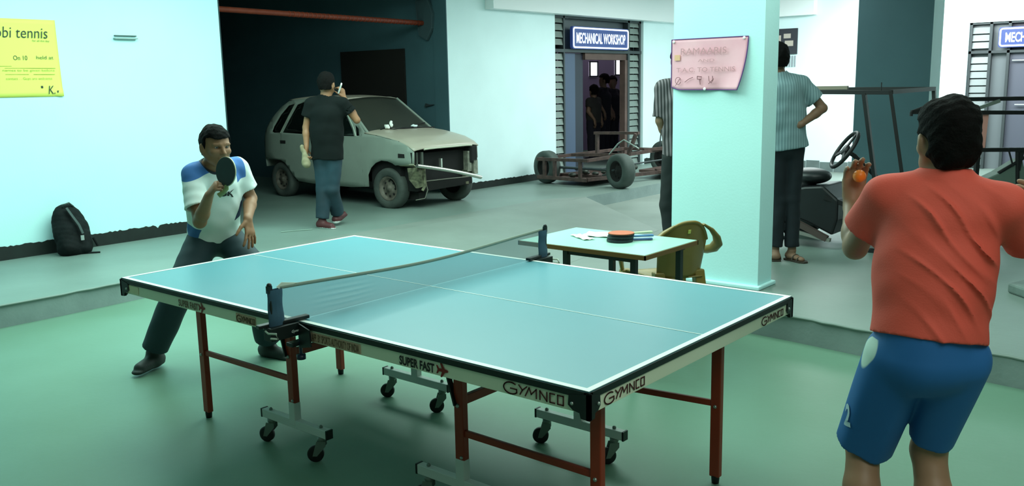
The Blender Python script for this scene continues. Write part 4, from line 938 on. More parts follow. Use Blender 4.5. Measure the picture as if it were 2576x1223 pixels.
a = MB().tube([CW(.06, -.5, .24), CW(.06, .45, .24)], .03, 8); bx(a, (.0, -.42, .10), (.45, -.30, .20)); bx(a, (-1.9, -.45, .2), (-.3, .4, .26)); a.build('underbody', M_dark, CAR)
bx(MB(), (-.23, -.57, .25), (.30, -.30, .58)).build('wheel_housing', M_bay, CAR); bx(MB(), (-.23, .28, .25), (.30, .50, .58)).build('wheel_housing', M_bay, CAR)
wheel(CAR, CW(.10, -.545, .245), CW(0.10, -1, 0) - CW(0, 0, 0), .255, .155)
wheel(CAR, CW(.22, .45, .245), CW(-.10, 1, 0) - CW(0, 0, 0), .25, .155, M_dark)
wheel(CAR, CW(-2.12, -.53, .24), CW(0, -1, 0) - CW(0, 0, 0), .245, .15)
wheel(CAR, CW(-2.12, .45, .24), CW(0, 1, 0) - CW(0, 0, 0), .245, .15)
S = Sdf(CW(-.5, -.5, .85), CW(.1, .1, 1.12), .006)
c0 = CW(-.18, -.33, .985); S.ell(c0, (.035, .04, .03)).ell(c0 + Vector((.0, .07, .035)), (.02, .025, .05), [(1, .2, .3), (0, 1, -.5), (0, .5, 1)], k=.01)
X, Y, Z = S.axes(); S.F = (S.F + .007 * nz(X, Y, Z, 90)).astype(np.float32)
ti = S.mesh('paper_tissue', mat('tissue_white', '#F4F4EC', .8), None); tag(ti, 'crumpled white tissue lying at the foot of the car windscreen', 'tissue')
S = Sdf(CW(-.5, -.1, .9), CW(.1, .4, 1.12), .006); S.ell(CW(-.16, .12, .975), (.03, .06, .018)); X, Y, Z = S.axes(); S.F = (S.F + .006 * nz(X, Y, Z, 90)).astype(np.float32)
tag(S.mesh('plastic_wrapper', mat('wrapper_white', '#E6F2F2', .3), None), 'white plastic wrapper lying between the wipers of the car', 'wrapper')
tag(MB().tube([(-5.0, 2.80, PLAT + .006), (-4.93, 2.98, PLAT + .006), (-4.86, 3.10, PLAT + .006)], .006, 6).build('stick', mat('pale_stick', '#7F9488', .6)), 'thin pale stick lying on the floor left of the walking man', 'stick')

# ------------------------------------------------------------------ people
def lerp(a, b, t): return A3(a) + (A3(b) - A3(a)) * t
def face_frame(HF, up=(0, 0, 1)):
    f = nrm(HF); l = nrm(np.cross(up, f)); return f, l, np.cross(f, l)
def head(S, c, HF, up=(0, 0, 1), s=1.0, detail=True):
    c = A3(c); f, l, u = face_frame(HF, up); ax = [f, l, u]; P = lambda a, b, z: c + (f * a + l * b + u * z) * s
    S.ell(P(-.012, 0, .028), A3((.094, .074, .088)) * s, ax, k=.02)
    S.ell(P(.022, 0, -.028), A3((.066, .060, .078)) * s, ax, k=.03)
    S.cone(P(.045, 0, -.083), P(.03, 0, -.07), .030 * s, .045 * s, k=.025)
    for q in (-1, 1):
        S.cone(P(.02, q * .045, -.062), P(-.02, q * .06, -.03), .022 * s, .022 * s, k=.02)
        if detail:
            S.ell(P(.078, q * .031, .012), A3((.016, .019, .012)) * s, ax, k=.010, sub=True)
            S.cone(P(.078, q * .015, .027), P(.070, q * .045, .026), .010 * s, .009 * s, k=.012)
            S.ell(P(.058, q * .040, -.018), A3((.020, .022, .016)) * s, ax, k=.02)
        S.ell(P(-.010, q * .081, -.004), A3((.020, .012, .033)) * s, [f - .3 * l * q, l + .3 * f * q, u], k=.008)
        if detail: S.ell(P(-.002, q * .093, .0), A3((.009, .006, .018)) * s, ax, k=.006, sub=True)
    if detail:
        S.cone(P(.083, 0, .012), P(.104, 0, -.022), .008 * s, .012 * s, k=.010)
        for q in (-1, 1): S.ell(P(.092, q * .011, -.026), A3((.010, .008, .008)) * s, ax, k=.006)
        S.cone(P(.084, -.018, -.051), P(.084, .018, -.051), .0075 * s, .0075 * s, k=.006)
        S.cone(P(.082, -.015, -.062), P(.082, .015, -.062), .0085 * s, .0085 * s, k=.006)
        S.cone(P(.094, -.02, -.056), P(.094, .02, -.056), .002 * s, .002 * s, k=.003, sub=True)
def hair(name, c, HF, parent, m_, up=(0, 0, 1), s=1.0, thick=.014, h=.005, nape=-.055, fluff=0., brows=True, side=-.01):
    c = A3(c); f, l, u = face_frame(HF, up); ax = [f, l, u]; P = lambda a, b, z: c + (f * a + l * b + u * z) * s
    S = Sdf(c - .16 * s, c + .16 * s, h)
    S.ell(P(-.014, 0, .034), (A3((.096, .077, .092)) + thick) * s, ax, k=.01)
    S.ell(P(-.045, 0, -.015), (A3((.062, .068, .075)) + thick * .6) * s, ax, k=.02)
    X, Y, Z = S.axes(); a = ((X - c[0]) * f[0] + (Y - c[1]) * f[1] + (Z - c[2]) * f[2]) / s; z = ((X - c[0]) * u[0] + (Y - c[1]) * u[1] + (Z - c[2]) * u[2]) / s
    b = ((X - c[0]) * l[0] + (Y - c[1]) * l[1] + (Z - c[2]) * l[2]) / s
    F = S.F
    # hairline: clear the face, leave sideburns
    facecut = np.minimum(a - .012 - .0 * z, .062 - z) ; facecut = np.minimum(facecut, a + .4 * (z - .062) + .02 - .0)
    F = np.maximum(F, facecut)
    F = np.maximum(F, np.minimum(-(z + .035), a + .035)); F = np.maximum(F, nape - z)
    S.F = (F + (.003 + fluff) * nz(X, Y, Z, 55, 2) + .0012 * nz(X, Y, Z, 160, 1)).astype(np.float32)
    for q in (-1, 1): S.ell(P(-.024, q * .102, -.012), A3((.044, .036, .040)) * s, ax, k=.006, sub=True)
    if brows:
        for q in (-1, 1): S.cone(P(.086, q * .014, .031), P(.076, q * .047, .031), .0045 * s, .003 * s, k=.003)
    return S.mesh(name, m_, parent)
M_eyew = mat('eye_white', '#9C948A', .4); M_iris = mat('iris_dark', '#1A0F0A', .2)
def eyes(c, HF, parent, s=1., up=(0, 0, 1), look=(0, 0)):
    c = A3(c); f, l, u = face_frame(HF, up)
    for q in (-1, 1):
        e = c + (f * .0625 + l * q * .031 + u * .011) * s
        a = MB().sphere(e, .0125 * s, 14, 10); o = a.build('eye', M_eyew, parent)
        MB().sphere(e + (f * .0085 + l * look[0] + u * look[1]) * s, .0055 * s, 10, 8).build('iris', M_iris, o)
def hand(S, w_, d, th, n, curl=(.3, .3, .3, .3), thumb=.4, s=1.0, palmr=.036, spread=.1):
    """w_ wrist, d finger direction, th towards the thumb, n the way the palm faces"""
    w_ = A3(w_); d = nrm(d); n = nrm(A3(n) - d * (A3(n) @ d)); t = np.cross(n, d); t = t if t @ A3(th) > 0 else -t
    S.cone(w_ - d * .01, w_ + d * .03 * s, .024 * s, .026 * s, k=.015, flat=(n, .72))
    S.cone(w_ + d * .035 * s, w_ + d * .070 * s, .034 * s, .037 * s, k=.014, flat=(n, .40))
    ln = (.92, 1.0, .94, .76)
    for i in range(4):
        off = (.0285 - .019 * i); b = w_ + d * (.088 - .004 * abs(i - 1)) * s + t * off * s; dd = nrm(d + t * spread * (1.5 - i) * .5)
        p = b - dd * .025 * s; r = .0094 * s if i < 3 else .0082 * s; cang = 0.
        for k, L in enumerate((.025 + .044, .027, .021)):
            if k == 0:
                q = b; S.cone(p, q, r * 1.15, r * 1.1, k=.006); p = q; cang += curl[i] * .9; v = dd * math.cos(cang) + n * math.sin(cang); q = p + v * .042 * ln[i] * s; S.cone(p, q, r * 1.06, r, k=.003); p = q
            else:
                cang += curl[i] * (1.1 if k == 1 else .8); v = dd * math.cos(cang) + n * math.sin(cang); q = p + v * L * ln[i] * s; S.cone(p, q, r, r * .88, k=.002); p = q
    b = w_ + d * .022 * s + t * .026 * s; v = nrm(d * .65 + t * .75 + n * .25); q = b + v * .040 * s; S.cone(b, q, .0145 * s, .0115 * s, k=.010)
    v2 = nrm(v + n * thumb + d * .35 - t * thumb * .5); q2 = q + v2 * .032 * s; S.cone(q, q2, .0112 * s, .0102 * s, k=.003)
    v3 = nrm(v2 + n * thumb * .6 - t * thumb * .4); S.cone(q2, q2 + v3 * .024 * s, .0102 * s, .0085 * s, k=.002)
def shoe(S, an, toe, r=1., low=0.):
    """an: ankle joint; toe: direction; sole lies at an.z - .085"""
    an = A3(an); t = nrm(toe); up = A3((0, 0, 1)); side = np.cross(up, t)
    S.cone(an + (0, 0, 0), an - up * .045, .043 * r, .045 * r, k=.02)
    S.cone(an - t * .035 - up * .045, an + t * .13 - up * .058, .044 * r, .034 * r, k=.025, flat=(side, 1.05))
    S.cone(an - t * .04 - up * .07, an + t * .15 - up * .074, .036 * r, .036 * r, k=.01, flat=(up, .45))
def bounds(J, pad=.3): 
    V = np.array(list(J.values())); return V.min(0) - pad, V.max(0) + pad

M_skin = mat('brown_skin', '#94694A', .55, var=.05, vscale=10); M_skin2 = mat('deep_brown_skin', '#7C5E48', .55, var=.05, vscale=10); M_skin3 = mat('skin_warm', '#A07A5E', .5, var=.04, vscale=9)
M_hair = mat('black_hair', '#080706', .85, bump=.3, bscale=120, spec=.15)

def clothed(J, F, parent, skin, h=.009, hd=None, hands=True, shorts=False, sleeve=.62, s=1., hfine=None, handspec=None, bare_legs=False, headf=True, chestr=.118, detail=True, up=(0, 0, 1)):
    """the body: one continuous surface from head to ankles"""
    lo, hi = bounds(J, .24); S = Sdf(lo, hi, h); L = nrm(A3(J['shL']) - A3(J['shR'])); HL = nrm(A3(J['hipL']) - A3(J['hipR']))
    S.cone(J['pelvis'], lerp(J['pelvis'], J['chest'], .6), .098, .096, k=.03, flat=(HL, 1.15)); S.cone(lerp(J['pelvis'], J['chest'], .5), J['chest'], .098, chestr, k=.04, flat=(L, 1.25))
    S.cone(J['shR'], J['shL'], .042, .042, k=.04); S.cone(J['chest'], J['neck'], .09, .058, k=.03)
    S.cone(J['neck'], lerp(J['neck'], J['head'], .75), .056, .052, k=.02)
    lr = (.078, .052, .050, .053) if bare_legs else (.060, .044, .042, .042)
    for q in 'LR':
        S.cone(J['sh' + q], J['el' + q], .041, .037, k=.025); S.cone(J['el' + q], lerp(J['el' + q], J['wr' + q], .35), .037, .038, k=.012); S.cone(lerp(J['el' + q], J['wr' + q], .3), J['wr' + q], .038, .025, k=.012)
        S.cone(J['hip' + q], J['kn' + q], lr[0], lr[1], k=.03); S.cone(J['kn' + q], lerp(J['kn' + q], J['an' + q], .35), lr[2], lr[3], k=.02); S.cone(lerp(J['kn' + q], J['an' + q], .3), J['an' + q], lr[3], .034, k=.02)
    if headf: head(S, J['head'], hd, up=up, s=s, detail=detail)
    for a in (handspec or []): hand(S, *a[:4], **a[4])
    return S.mesh('body', skin, parent)
def shirt(J, parent, mats, h=.009, fields=None, nk0=.1, off=.016, sleeve=.6, hem=None, hemdrop=.06, fn=None, wr=.003, wf=24, extra=None, collar=True, flare=1.0, chestr=.118, sleever=.060, seed=0.):
    lo, hi = bounds({k: v for k, v in J.items() if k[:2] in ('sh', 'el', 'pe', 'ch', 'ne', 'hi')}, .24); S = Sdf(lo, hi, h)
    L = nrm(A3(J['shL']) - A3(J['shR'])); HL = nrm(A3(J['hipL']) - A3(J['hipR'])); ax = nrm(A3(J['chest']) - A3(J['pelvis'])); pe = A3(J['pelvis']) - ax * hemdrop
    S.cone(pe - ax * .08, lerp(J['pelvis'], J['chest'], .6), (.112 + off) * flare, .106 + off, k=.04, flat=(HL, 1.27)); S.cone(lerp(J['pelvis'], J['chest'], .5), J['chest'], .104 + off, chestr + off, k=.05, flat=(L, 1.27))
    S.cone(lerp(J['shR'], J['shL'], .08), lerp(J['shL'], J['shR'], .08), .044 + off * .7, .044 + off * .7, k=.05)
    for q in 'LR': S.cone(lerp(J['neck'], J['chest'], .18), lerp(J['sh' + q], J['chest'], .0), .050 + off * .3, .036 + off * .6, k=.03); S.cone(J['chest'], lerp(J['neck'], J['chest'], .12), .092 + off, .058 + off * .5, k=.03)
    for q in 'LR': S.cone(lerp(J['sh' + q], J['el' + q], .06), lerp(J['sh' + q], J['el' + q], sleeve), .046 + off * .8, sleever + off * .3, k=.035, end=True)
    S.cut(pe, -ax)
    if extra: extra(S)
    X, Y, Z = S.axes(); S.F = (S.F + wr * nz(X, Y, Z, wf, seed)).astype(np.float32)
    for q in 'LR':
        e = lerp(J['sh' + q], J['el' + q], sleeve); d = nrm(A3(J['el' + q]) - A3(J['sh' + q])); S.cone(e - d * .035, e + d * .04, sleever + off * .3 - .016, sleever + off * .3 - .012, k=.003, sub=True)
    nk = nrm(A3(J['head']) - A3(J['neck'])); S.cone(lerp(J['neck'], J['head'], nk0), lerp(J['neck'], J['head'], .9), .064, .075, k=.012, sub=True)
    return S.mesh('shirt', mats, parent, fn, fields)
def trousers(J, parent, mats, h=.009, r=(.098, .078, .066), hem=.96, top=.06, wr=.004, wf=22, fn=None, sub=True, hipf=1.2, seed=1.):
    lo, hi = bounds({k: v for k, v in J.items() if k[:2] in ('pe', 'hi', 'kn', 'an')}, .2); S = Sdf(lo, hi, h); HL = nrm(A3(J['hipL']) - A3(J['hipR']))
    ax = nrm(A3(J['chest']) - A3(J['pelvis'])); S.cone(A3(J['pelvis']) - ax * .02, A3(J['pelvis']) + ax * top, .118, .112, k=.03, flat=(HL, hipf))
    for q in 'LR':
        S.cone(J['hip' + q], J['kn' + q], r[0], r[1], k=.035)
        e = lerp(J['kn' + q], J['an' + q], hem); S.cone(J['kn' + q], e, r[1], r[2], k=.02, end=True)
    X, Y, Z = S.axes(); S.F = (S.F + wr * nz(X, Y, Z, wf, seed)).astype(np.float32)
    S.cut(A3(J['pelvis']) + ax * (top + .03), ax)
    return S.mesh('trousers', mats, parent, fn)
def shoes(J, parent, m_, toes, h=.007, name='shoe', sole=None):
    for q in 'LR':
        a = A3(J['an' + q]); S = Sdf(a - (.24, .24, .12), a + (.24, .24, .09), h); shoe(S, a + A3((0, 0, .0)), toes[q])
        fn = (lambda P, z=a[2]: (P[:, 2] < z - .072).astype(int)) if sole else None
        S.mesh(name, [m_, sole] if sole else m_, parent, fn)

# --- left player
JA = dict(head=(-1.795, .104, 1.322), neck=(-1.895, .135, 1.205), chest=(-1.945, .166, 1.105), pelvis=(-2.076, .225, .775), shR=(-1.905, .002, 1.175), elR=(-1.772, -.050, .912), wrR=(-1.600, -.085, 1.075),
          shL=(-1.935, .325, 1.190), elL=(-1.93, .40, .985), wrL=(-1.770, .262, .885), hipR=(-2.09, .140, .725), hipL=(-2.06, .315, .715), knR=(-2.013, -.078, .477), anR=(-2.190, -.175, .100), knL=(-1.66, .235, .560), anL=(-1.84, .395, .085))
HFA = nrm((1.0, -.12, -.12))
PA = thing('person', 'crouching player in white and blue shirt at the left end of the table', 'person', (-2.0, .1, 0))
M_shA = patched('jersey', '#E3EEEA', [('blue_cap', '#4273B6'), ('hem_patch', '#3A66A0'), ('side_trim', '#17264E'), ('collar', '#182430')])
hA = [(JA['wrL'], (.30, -.10, -.80), (.5, -.75, .1), (-.75, -.2, -.5), dict(curl=(.16, .12, .14, .2), thumb=.1, spread=.35, s=.98)),
      (JA['wrR'], (.62, .10, .62), (.4, .1, .8), (.35, .80, -.3), dict(curl=(.9, 1.1, 1.15, 1.2), thumb=.7, s=.95))]
clothed(JA, None, PA, M_skin, h=.0055, hd=HFA, handspec=hA, s=.98)
hair('hair', JA['head'], HFA, PA, M_hair, s=.97, h=.004, thick=.010)
eyes(JA['head'], HFA, PA, s=.98, look=(0, -.001))
_L = nrm(A3(JA['shL']) - A3(JA['shR'])); _mid = lerp(JA['shL'], JA['shR'], .5); _up = nrm(A3(JA['neck']) - A3(JA['pelvis']))
_b = lambda P: (P - _mid) @ _L
_z = lambda P: (P - _mid) @ _up
mn = np.minimum
fA = dict(blue_cap=lambda P: np.maximum(mn(mn(_b(P) - .085, .165 - _b(P)), _z(P) + .065), mn(-.09 - _b(P), P[:, 2] - 1.168 - .3 * (_b(P) + .12))),
          hem_patch=lambda P: mn(-.33 - _z(P), -.09 - _b(P)), side_trim=lambda P: mn(mn(_b(P) - .10 - .5 * (_z(P) + .26), -.20 - _z(P)), _z(P) + .30),
          collar=lambda P: .083 - np.linalg.norm(P - lerp(JA['neck'], JA['head'], .20), axis=1))
sA = shirt(JA, PA, M_shA, h=.006, off=.015, sleeve=.72, hemdrop=.0, fields=fA, wr=.004, wf=26, sleever=.066, chestr=.112)
trousers(JA, PA, mat('navy_trousers', '#22383F', .75), h=.007, r=(.098, .088, .078), hem=.93, wr=.0035, wf=17)
shoes(JA, PA, mat('dark_trainer', '#26302C', .6), dict(L=(1, .15, 0), R=(.45, -1.0, 0)), h=.006)
fa = nrm((.93, -.1, .30)); 
text('shirt_print', '3K', .12, .052, (-1.765, .135, .985), (-.08, .97, .14), (-.25, -.1, 1), mat('print_black', '#10181C', .7), PA, wrap=sA, bold=.05)
# bat held before the mouth
BA = thing('table_tennis_bat', 'dark round table tennis bat held up before the left player face', 'bat', (-1.50, -.045, 1.2))
bn = nrm((.16, -.98, .10)); bu = nrm(A3((-.06, .10, 1)) - bn * (A3((-.06, .10, 1)) @ bn)); bsd = np.cross(bn, bu); bc = A3((-1.497, -.034, 1.207))
def bdisc(r1, r2, o0, o1, cut_=None):
    P = [Vector(bc + bsd * r1 * math.cos(a) + bu * r2 * math.sin(a) + bn * o0) for a in np.linspace(0, 2 * math.pi, 41)[:-1]]
    return MB().prism(P, Vector(bn * (o1 - o0)))
bdisc(.076, .081, -.003, .003).build('blade', mat('pale_blade_wood', '#CFCBA8', .5), BA); bdisc(.073, .078, .003, .006).build('rubber', mat('dark_green_rubber', '#1B2A28', .5), BA); bdisc(.073, .078, -.006, -.003).build('rubber', MATS['dark_green_rubber'], BA)
hb = bc - bu * .072; MB().tube([Vector(hb), Vector(hb - bu * .02 - bsd * .0), Vector(hb - bu * .035 + nrm((-.5, -.55, -.2)) * .015), Vector(hb - bu * .045 + nrm((-.5, -.55, -.2)) * .045)], [.012, .013, .013, .015], 12, flat=.75).build('handle', mat('olive_handle', '#6F7A46', .5), BA)

# --- right player seen from behind
JB = dict(head=(2.100, .030, 1.456), neck=(2.105, .022, 1.358), chest=(2.100, .012, 1.225), pelvis=(2.105, -.06, .885), shL=(1.955, -.035, 1.305), elL=(1.845, .060, 1.115), wrL=(1.785, .185, 1.232),
          shR=(2.262, .040, 1.285), elR=(2.345, .225, 1.090), wrR=(2.290, .430, 1.215), hipL=(2.032, -.065, .845), hipR=(2.172, -.015, .845), knL=(1.917, .01, .492), anL=(1.985, -.19, .095), knR=(2.095, .075, .495), anR=(2.215, -.09, .095))
HFB = nrm((-.62, .78, -.06))
PB = thing('person', 'player in red shirt and blue shorts seen from behind at the right', 'person', (2.1, -.1, 0))
hB = [(JB['wrL'], (-.02, .20, .9), (.9, .45, 0), (.35, -.62, .45), dict(curl=(.55, .5, .5, .6), thumb=.55, s=1.0)),
      (JB['wrR'], (-.5, .6, .35), (-.3, .1, .9), (-.6, -.5, 0), dict(curl=(.9, 1., 1.1, 1.1), thumb=.6))]
clothed(JB, None, PB, M_skin3, h=.006, hd=HFB, handspec=hB, s=.96, bare_legs=True)
hair('hair', A3(JB['head']) + (0, 0, .004), HFB, PB, M_hair, s=.98, h=.0045, thick=.009, nape=-.08, fluff=.001)
eyes(JB['head'], HFB, PB, s=.96)
rt = A3((.768, .64, 0))
def foldsB(S):
    X, Y, Z = S.axes(); a = (X - 2.10) * rt[0] + (Y - 0) * rt[1]; z = Z - 1.1
    u = a * .62 + z * .78 + .02 * np.sin(a * 14) + .012 * np.sin(z * 23)
    back = np.clip(-((X - 2.10) * -.64 + (Y - .0) * .768) / .06, 0, 1)
    msk = np.clip((a + .15) / .12, 0, 1) * np.clip((z + .22) / .10, 0, 1) * np.clip((.26 - z) / .08, 0, 1) * np.clip((.135 - a) / .05, 0, 1) * back
    ph_ = u * math.pi / .066 + .9 * np.sin(a * 11 + z * 5)
    r_ = (1 - np.abs(np.sin(ph_))) ** 1.7 * (.65 + .35 * np.sin(3.1 * ph_ + 2 * a * 9)) * (.75 + .25 * np.sin(a * 31 - z * 17))
    S.F = (S.F - .019 * r_ * msk + .003 * msk).astype(np.float32)
shirt(JB, PB, mat('red_shirt', '#E25846', .75, bump=.08, bscale=200), h=.0048, off=.014, sleeve=.60, hemdrop=-.005, wr=.0025, wf=17, extra=foldsB, sleever=.064, chestr=.114, flare=1.02, nk0=.42)
# shorts
def shortsB():
    J = JB; lo, hi = bounds({k: v for k, v in J.items() if k[:2] in ('pe', 'hi', 'kn')}, .22); S = Sdf(lo, hi, .005); HL = nrm(A3(J['hipL']) - A3(J['hipR']))
    S.cone(A3(J['pelvis']) - (0, 0, .05), A3(J['pelvis']) + (0, 0, .06), .122, .112, k=.03, flat=(HL, 1.16)); S.cut((0, 0, .935), (0, 0, 1))
    for q, ed in (('L', 1.0), ('R', .88)):
        e = lerp(J['hip' + q], J['kn' + q], ed); S.cone(A3(J['hip' + q]) - (0, 0, .02), e, .097, .088 if q == 'L' else .066, k=.018, end=True)
    X, Y, Z = S.axes(); ml = A3(J['hipL']); dn = np.clip((.85 - Z) / .25, 0, 1)
    S.F = (S.F + (.002 + .004 * dn) * nz(X, Y, Z * .35, 24, .7)).astype(np.float32)
    for q, ed in (('L', 1.0), ('R', .88)):
        d = nrm(A3(J['kn' + q]) - A3(J['hip' + q])); e = lerp(J['hip' + q], J['kn' + q], ed); S.cone(e - d * .05, e + d * .05, .068 if q == 'L' else .056, .072 if q == 'L' else .060, k=.004, sub=True)
    def fn(P):
        a = (P[:, 0] - 2.1) * rt[0] + (P[:, 1] + .05) * rt[1]; z = P[:, 2]
        return np.minimum(np.minimum(-.143 + (z - .877) * .22 - a, z - .768), .884 - z)
    return S.mesh('shorts', patched('blue_shorts', '#2468A8', [('side_panel', '#CFE6DA')], .65), PB, None, dict(side_panel=fn))  # pale strip at the side is lit cloth put into the colour
shB = shortsB()
text('shorts_number', '2', .040, .074, (1.875, -.075, .575), (.70, -.70, 0), (-.18, 0, 1), mat('print_white', '#B7D3DC', .7), PB, wrap=shB, bold=.04)
shoes(JB, PB, mat('dark_trainer', '#26302C', .6), dict(L=(-1, .4, 0), R=(-.8, .6, 0)), h=.009)
bl = thing('table_tennis_ball', 'orange table tennis ball held in the red shirted player left hand', 'ball', (1.800, .150, 1.330))
MB().sphere((1.812, .165, 1.330), .0205, 24, 16).build('ball_shell', mat('bright_orange', '#FF8A26', .4, emit=.0), bl)

# --- man in the light shirt behind the pillar
JM = dict(head=(-.245, 4.215, 1.80), neck=(-.235, 4.22, 1.68), chest=(-.209, 4.24, 1.54), pelvis=(-.167, 4.276, 1.131), shR=(-.085, 4.35, 1.61), elR=(.052, 4.459, 1.405), wrR=(-.035, 4.240, 1.285),
          shL=(-.359, 4.116, 1.640), elL=(-.390, 4.090, 1.360), wrL=(-.438, 4.245, 1.158), hipR=(-.113, 4.325, 1.07), hipL=(-.223, 4.229, 1.07), knR=(-.124, 4.34, .67), anR=(-.105, 4.32, .245), knL=(-.215, 4.27, .67), anL=(-.217, 4.24, .245))
HFM = nrm((-.72, .70, 0))
PM = thing('person', 'tall man with back turned in a light blue ribbed shirt, dark trousers and sandals', 'person', (-.16, 4.28, PLAT))
clothed(JM, None, PM, M_skin2, h=.008, hd=HFM, s=1.0, handspec=[(JM['wrR'], (-.5, -.35, -.2), (0, 0, 1), (-.6, .5, 0), dict(curl=(.4,) * 4)), (JM['wrL'], (-.2, .5, -.8), (1, 0, 0), (0, .6, .1), dict(curl=(.4,) * 4))])
hair('hair', JM['head'], HFM, PM, M_hair, h=.006, thick=.016, nape=-.06, brows=False)
shirt(JM, PM, stripes('pale_ribbed_shirt', '#86A0A4', '#6A868C', (.768, .64, .02), .022), h=.008, off=.022, sleeve=.66, hemdrop=.045, wr=.004, wf=20, sleever=.066, flare=1.05)
trousers(JM, PM, mat('dark_blue_trousers', '#121C22', .85), h=.009, r=(.078, .062, .058), hem=.93, wr=.003)
M_foot = mat('foot_skin', '#8A6A54', .6); M_sand = mat('brown_sandal', '#3A3228', .6)
for q, td in (('R', (.75, -.35, 0)), ('L', (-.6, .8, 0))):
    an = A3(JM['an' + q]); S = Sdf(an - (.24, .24, .12), an + (.24, .24, .06), .006); t_ = nrm(td)
    S.cone(an, an - t_ * .02 - (0, 0, .04), .035, .034, k=.02).cone(an - t_ * .03 - (0, 0, .045), an + t_ * .12 - (0, 0, .060), .028, .018, k=.02, flat=(np.cross((0, 0, 1), t_), 1.4))
    ft = S.mesh('foot', M_foot, PM)
    a = MB(); sd = np.cross((0, 0, 1), t_)
    P = [Vector(an + t_ * x + sd * y - (0, 0, .085)) for x, y in ((-.065, -.03), (-.05, -.04), (.05, -.042), (.13, -.045), (.165, -.02), (.165, .02), (.13, .045), (.05, .04), (-.05, .04), (-.065, .03))]
    a.prism(P, (0, 0, .014))
    for x, rr in ((-.02, .042), (.05, .043), (.10, .040)): a.tube([Vector(an + t_ * x + sd * rr * math.cos(v) + A3((0, 0, -.078 + (.058 - x * .25) * math.sin(v)))) for v in np.linspace(0, math.pi, 9)], .009, 6, flat=.4)
    a.build('sandal', M_sand, PM)

# --- man in the dark striped shirt, mostly behind the pillar
JS = dict(head=(-.815, 3.712, 1.80), neck=(-.812, 3.712, 1.675), chest=(-.808, 3.712, 1.48), pelvis=(-.800, 3.72, 1.084), shL=(-.929, 3.614, 1.600), elL=(-.945, 3.60, 1.33), wrL=(-.93, 3.74, 1.12),
          shR=(-.679, 3.822, 1.594), elR=(-.651, 3.846, 1.32), wrR=(-.66, 3.90, 1.09), hipL=(-.860, 3.67, 1.03), hipR=(-.748, 3.765, 1.03), knL=(-.90, 3.68, .64), anL=(-.86, 3.70, .245), knR=(-.745, 3.79, .64), anR=(-.70, 3.82, .245))
PS = thing('person', 'man in a dark striped shirt mostly hidden behind the left side of the white pillar', 'person', (-.80, 3.72, PLAT))
HFS = nrm((-.55, .80, 0))
clothed(JS, None, PS, M_skin2, h=.009, hd=HFS, handspec=[(JS['wrL'], (.1, .3, -.8), (1, 0, 0), (.3, .6, .1), dict(curl=(.4,) * 4)), (JS['wrR'], (.1, .3, -.8), (-1, 0, 0), (.3, .6, .1), dict(curl=(.4,) * 4))])
hair('hair', JS['head'], HFS, PS, M_hair, h=.007, thick=.016, nape=-.06, brows=False)
shirt(JS, PS, stripes('dark_striped_shirt', '#1C1B1D', '#6E6468', (.768, .64, .03), .024, duty=.7), h=.009, off=.020, sleeve=.9, hemdrop=.03, wr=.004, wf=20, sleever=.06, flare=1.02)
trousers(JS, PS, mat('black_trousers', '#0E1415', .8), h=.010, r=(.092, .076, .070), hem=.95, wr=.003)
shoes(JS, PS, mat('black_shoe', '#0C0D0D', .5), dict(L=(-.6, .7, 0), R=(-.5, .8, 0)), h=.009)

# --- man walking away past the car
JK = dict(head=(-4.787, 3.338, 1.675), neck=(-4.799, 3.328, 1.56), chest=(-4.805, 3.322, 1.36), pelvis=(-4.815, 3.315, .955), shL=(-4.930, 3.220, 1.485), elL=(-4.975, 3.182, 1.235), wrL=(-4.94, 3.145, 1.03),
          shR=(-4.668, 3.437, 1.480), elR=(-4.600, 3.56, 1.30), wrR=(-4.735, 3.515, 1.535), hipR=(-4.765, 3.360, .915), hipL=(-4.865, 3.275, .915), knR=(-4.785, 3.33, .58), anR=(-4.88, 3.46, .285), knL=(-4.875, 3.29, .575), anL=(-4.872, 3.245, .245))
HFK = nrm((-.45, .88, .0))
PK = thing('person', 'man in black shirt and blue jeans walking by the car, phone at ear', 'person', (-4.82, 3.3, PLAT))
clothed(JK, None, PK, M_skin, h=.008, hd=HFK, handspec=[(JK['wrR'], (-.15, -.1, .9), (-.6, -.3, 0), (-.65, -.1, .2), dict(curl=(.7, .8, .9, .9), thumb=.5)), (JK['wrL'], (.0, -.05, -.9), (-.5, .6, 0), (.7, .5, 0), dict(curl=(.8, .8, .8, .8)))])
hair('hair', JK['head'], HFK, PK, M_hair, h=.006, thick=.014, nape=-.05, brows=False)
shirt(JK, PK, mat('black_shirt', '#0C1312', .9, spec=.2), h=.009, off=.024, sleeve=.55, hemdrop=.06, wr=.004, wf=18, sleever=.068)
trousers(JK, PK, mat('blue_jeans', '#1B3B47', .75, hex2='#132A33', vscale=4), h=.009, r=(.094, .078, .072), hem=.95, wr=.004, wf=17)
shoes(JK, PK, mat('dark_red_shoe', '#4A1A1C', .6), dict(L=(.8, .1, 0), R=(-.3, .9, .3)), h=.006, sole=mat('white_sole', '#E6EAE6', .5))
ph = thing('phone', 'pale mobile phone held to the ear of the man beside the car', 'phone', (-4.72, 3.45, 1.62))
MB().box((-.008, -.027, -.055), (.008, .027, .055), Matrix.Rotation(math.radians(32), 3, 'Y') @ Matrix.Rotation(math.radians(50), 3, 'Z'), (-4.715, 3.45, 1.635)).build('case', mat('phone_pale', '#D6D8D2', .4), ph, bevel=.004)
bg_ = thing('cloth_bag', 'folded beige cloth bag hanging from the left hand of the man in black', 'bag', (-4.95, 3.10, .8))
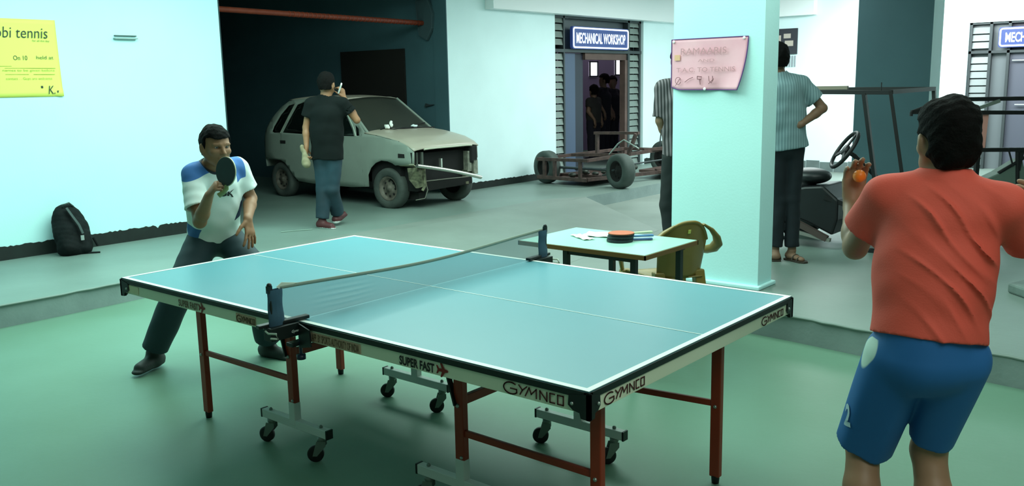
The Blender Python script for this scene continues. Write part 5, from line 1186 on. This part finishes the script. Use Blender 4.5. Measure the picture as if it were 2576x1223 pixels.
S = Sdf((-5.12, 2.95, .78), (-4.80, 3.3, 1.12), .007); S.cone((-4.955, 3.10, 1.03), (-4.925, 3.13, .86), .022, .048, k=.01, flat=((.768, .64, 0), 1.0)); X, Y, Z = S.axes(); S.F = (S.F + .008 * nz(X, Y, Z, 34)).astype(np.float32); S.mesh('cloth', mat('beige_cloth', '#8D8468', .8, var=.1), bg_)

# --- people in the unlit workshop, seen through the doorway
M_sil = mat('silhouette_clothes', '#171420', .9)  # clothes near black: silhouette shade put into their colours
for i, (y, ht, lab, m2) in enumerate(((11.60, 1.40, 'leftmost shorter person with olive shirt standing in the unlit workshop doorway', '#2C2A26'), (12.12, 1.62, 'middle tall person as a dark silhouette standing in the unlit workshop', '#100E16'), (12.62, 1.58, 'rightmost person as a dark silhouette standing in the unlit workshop', '#100E16'))):
    x = -7.1 - .12 * i; k = ht / 1.6; b0 = PLAT
    J = dict(head=(x, y, b0 + 1.50 * k), neck=(x, y, b0 + 1.36 * k), chest=(x, y, b0 + 1.18 * k), pelvis=(x, y, b0 + .86 * k), shL=(x, y + .15, b0 + 1.31 * k), shR=(x, y - .15, b0 + 1.31 * k), elL=(x, y + .18, b0 + 1.08 * k), elR=(x, y - .18, b0 + 1.08 * k),
             wrL=(x + .1, y + .12, b0 + .90 * k), wrR=(x + .1, y - .12, b0 + .90 * k), hipL=(x, y + .08, b0 + .84 * k), hipR=(x, y - .08, b0 + .84 * k), knL=(x, y + .08, b0 + .46 * k), knR=(x, y - .08, b0 + .46 * k), anL=(x, y + .08, b0 + .085), anR=(x, y - .08, b0 + .085))
    p = thing('person', lab, 'person', (x, y, PLAT), 'people inside the workshop'); HF_ = nrm(((-1, .5, 0), (-1, -.6, 0), (.6, -1, 0))[i])
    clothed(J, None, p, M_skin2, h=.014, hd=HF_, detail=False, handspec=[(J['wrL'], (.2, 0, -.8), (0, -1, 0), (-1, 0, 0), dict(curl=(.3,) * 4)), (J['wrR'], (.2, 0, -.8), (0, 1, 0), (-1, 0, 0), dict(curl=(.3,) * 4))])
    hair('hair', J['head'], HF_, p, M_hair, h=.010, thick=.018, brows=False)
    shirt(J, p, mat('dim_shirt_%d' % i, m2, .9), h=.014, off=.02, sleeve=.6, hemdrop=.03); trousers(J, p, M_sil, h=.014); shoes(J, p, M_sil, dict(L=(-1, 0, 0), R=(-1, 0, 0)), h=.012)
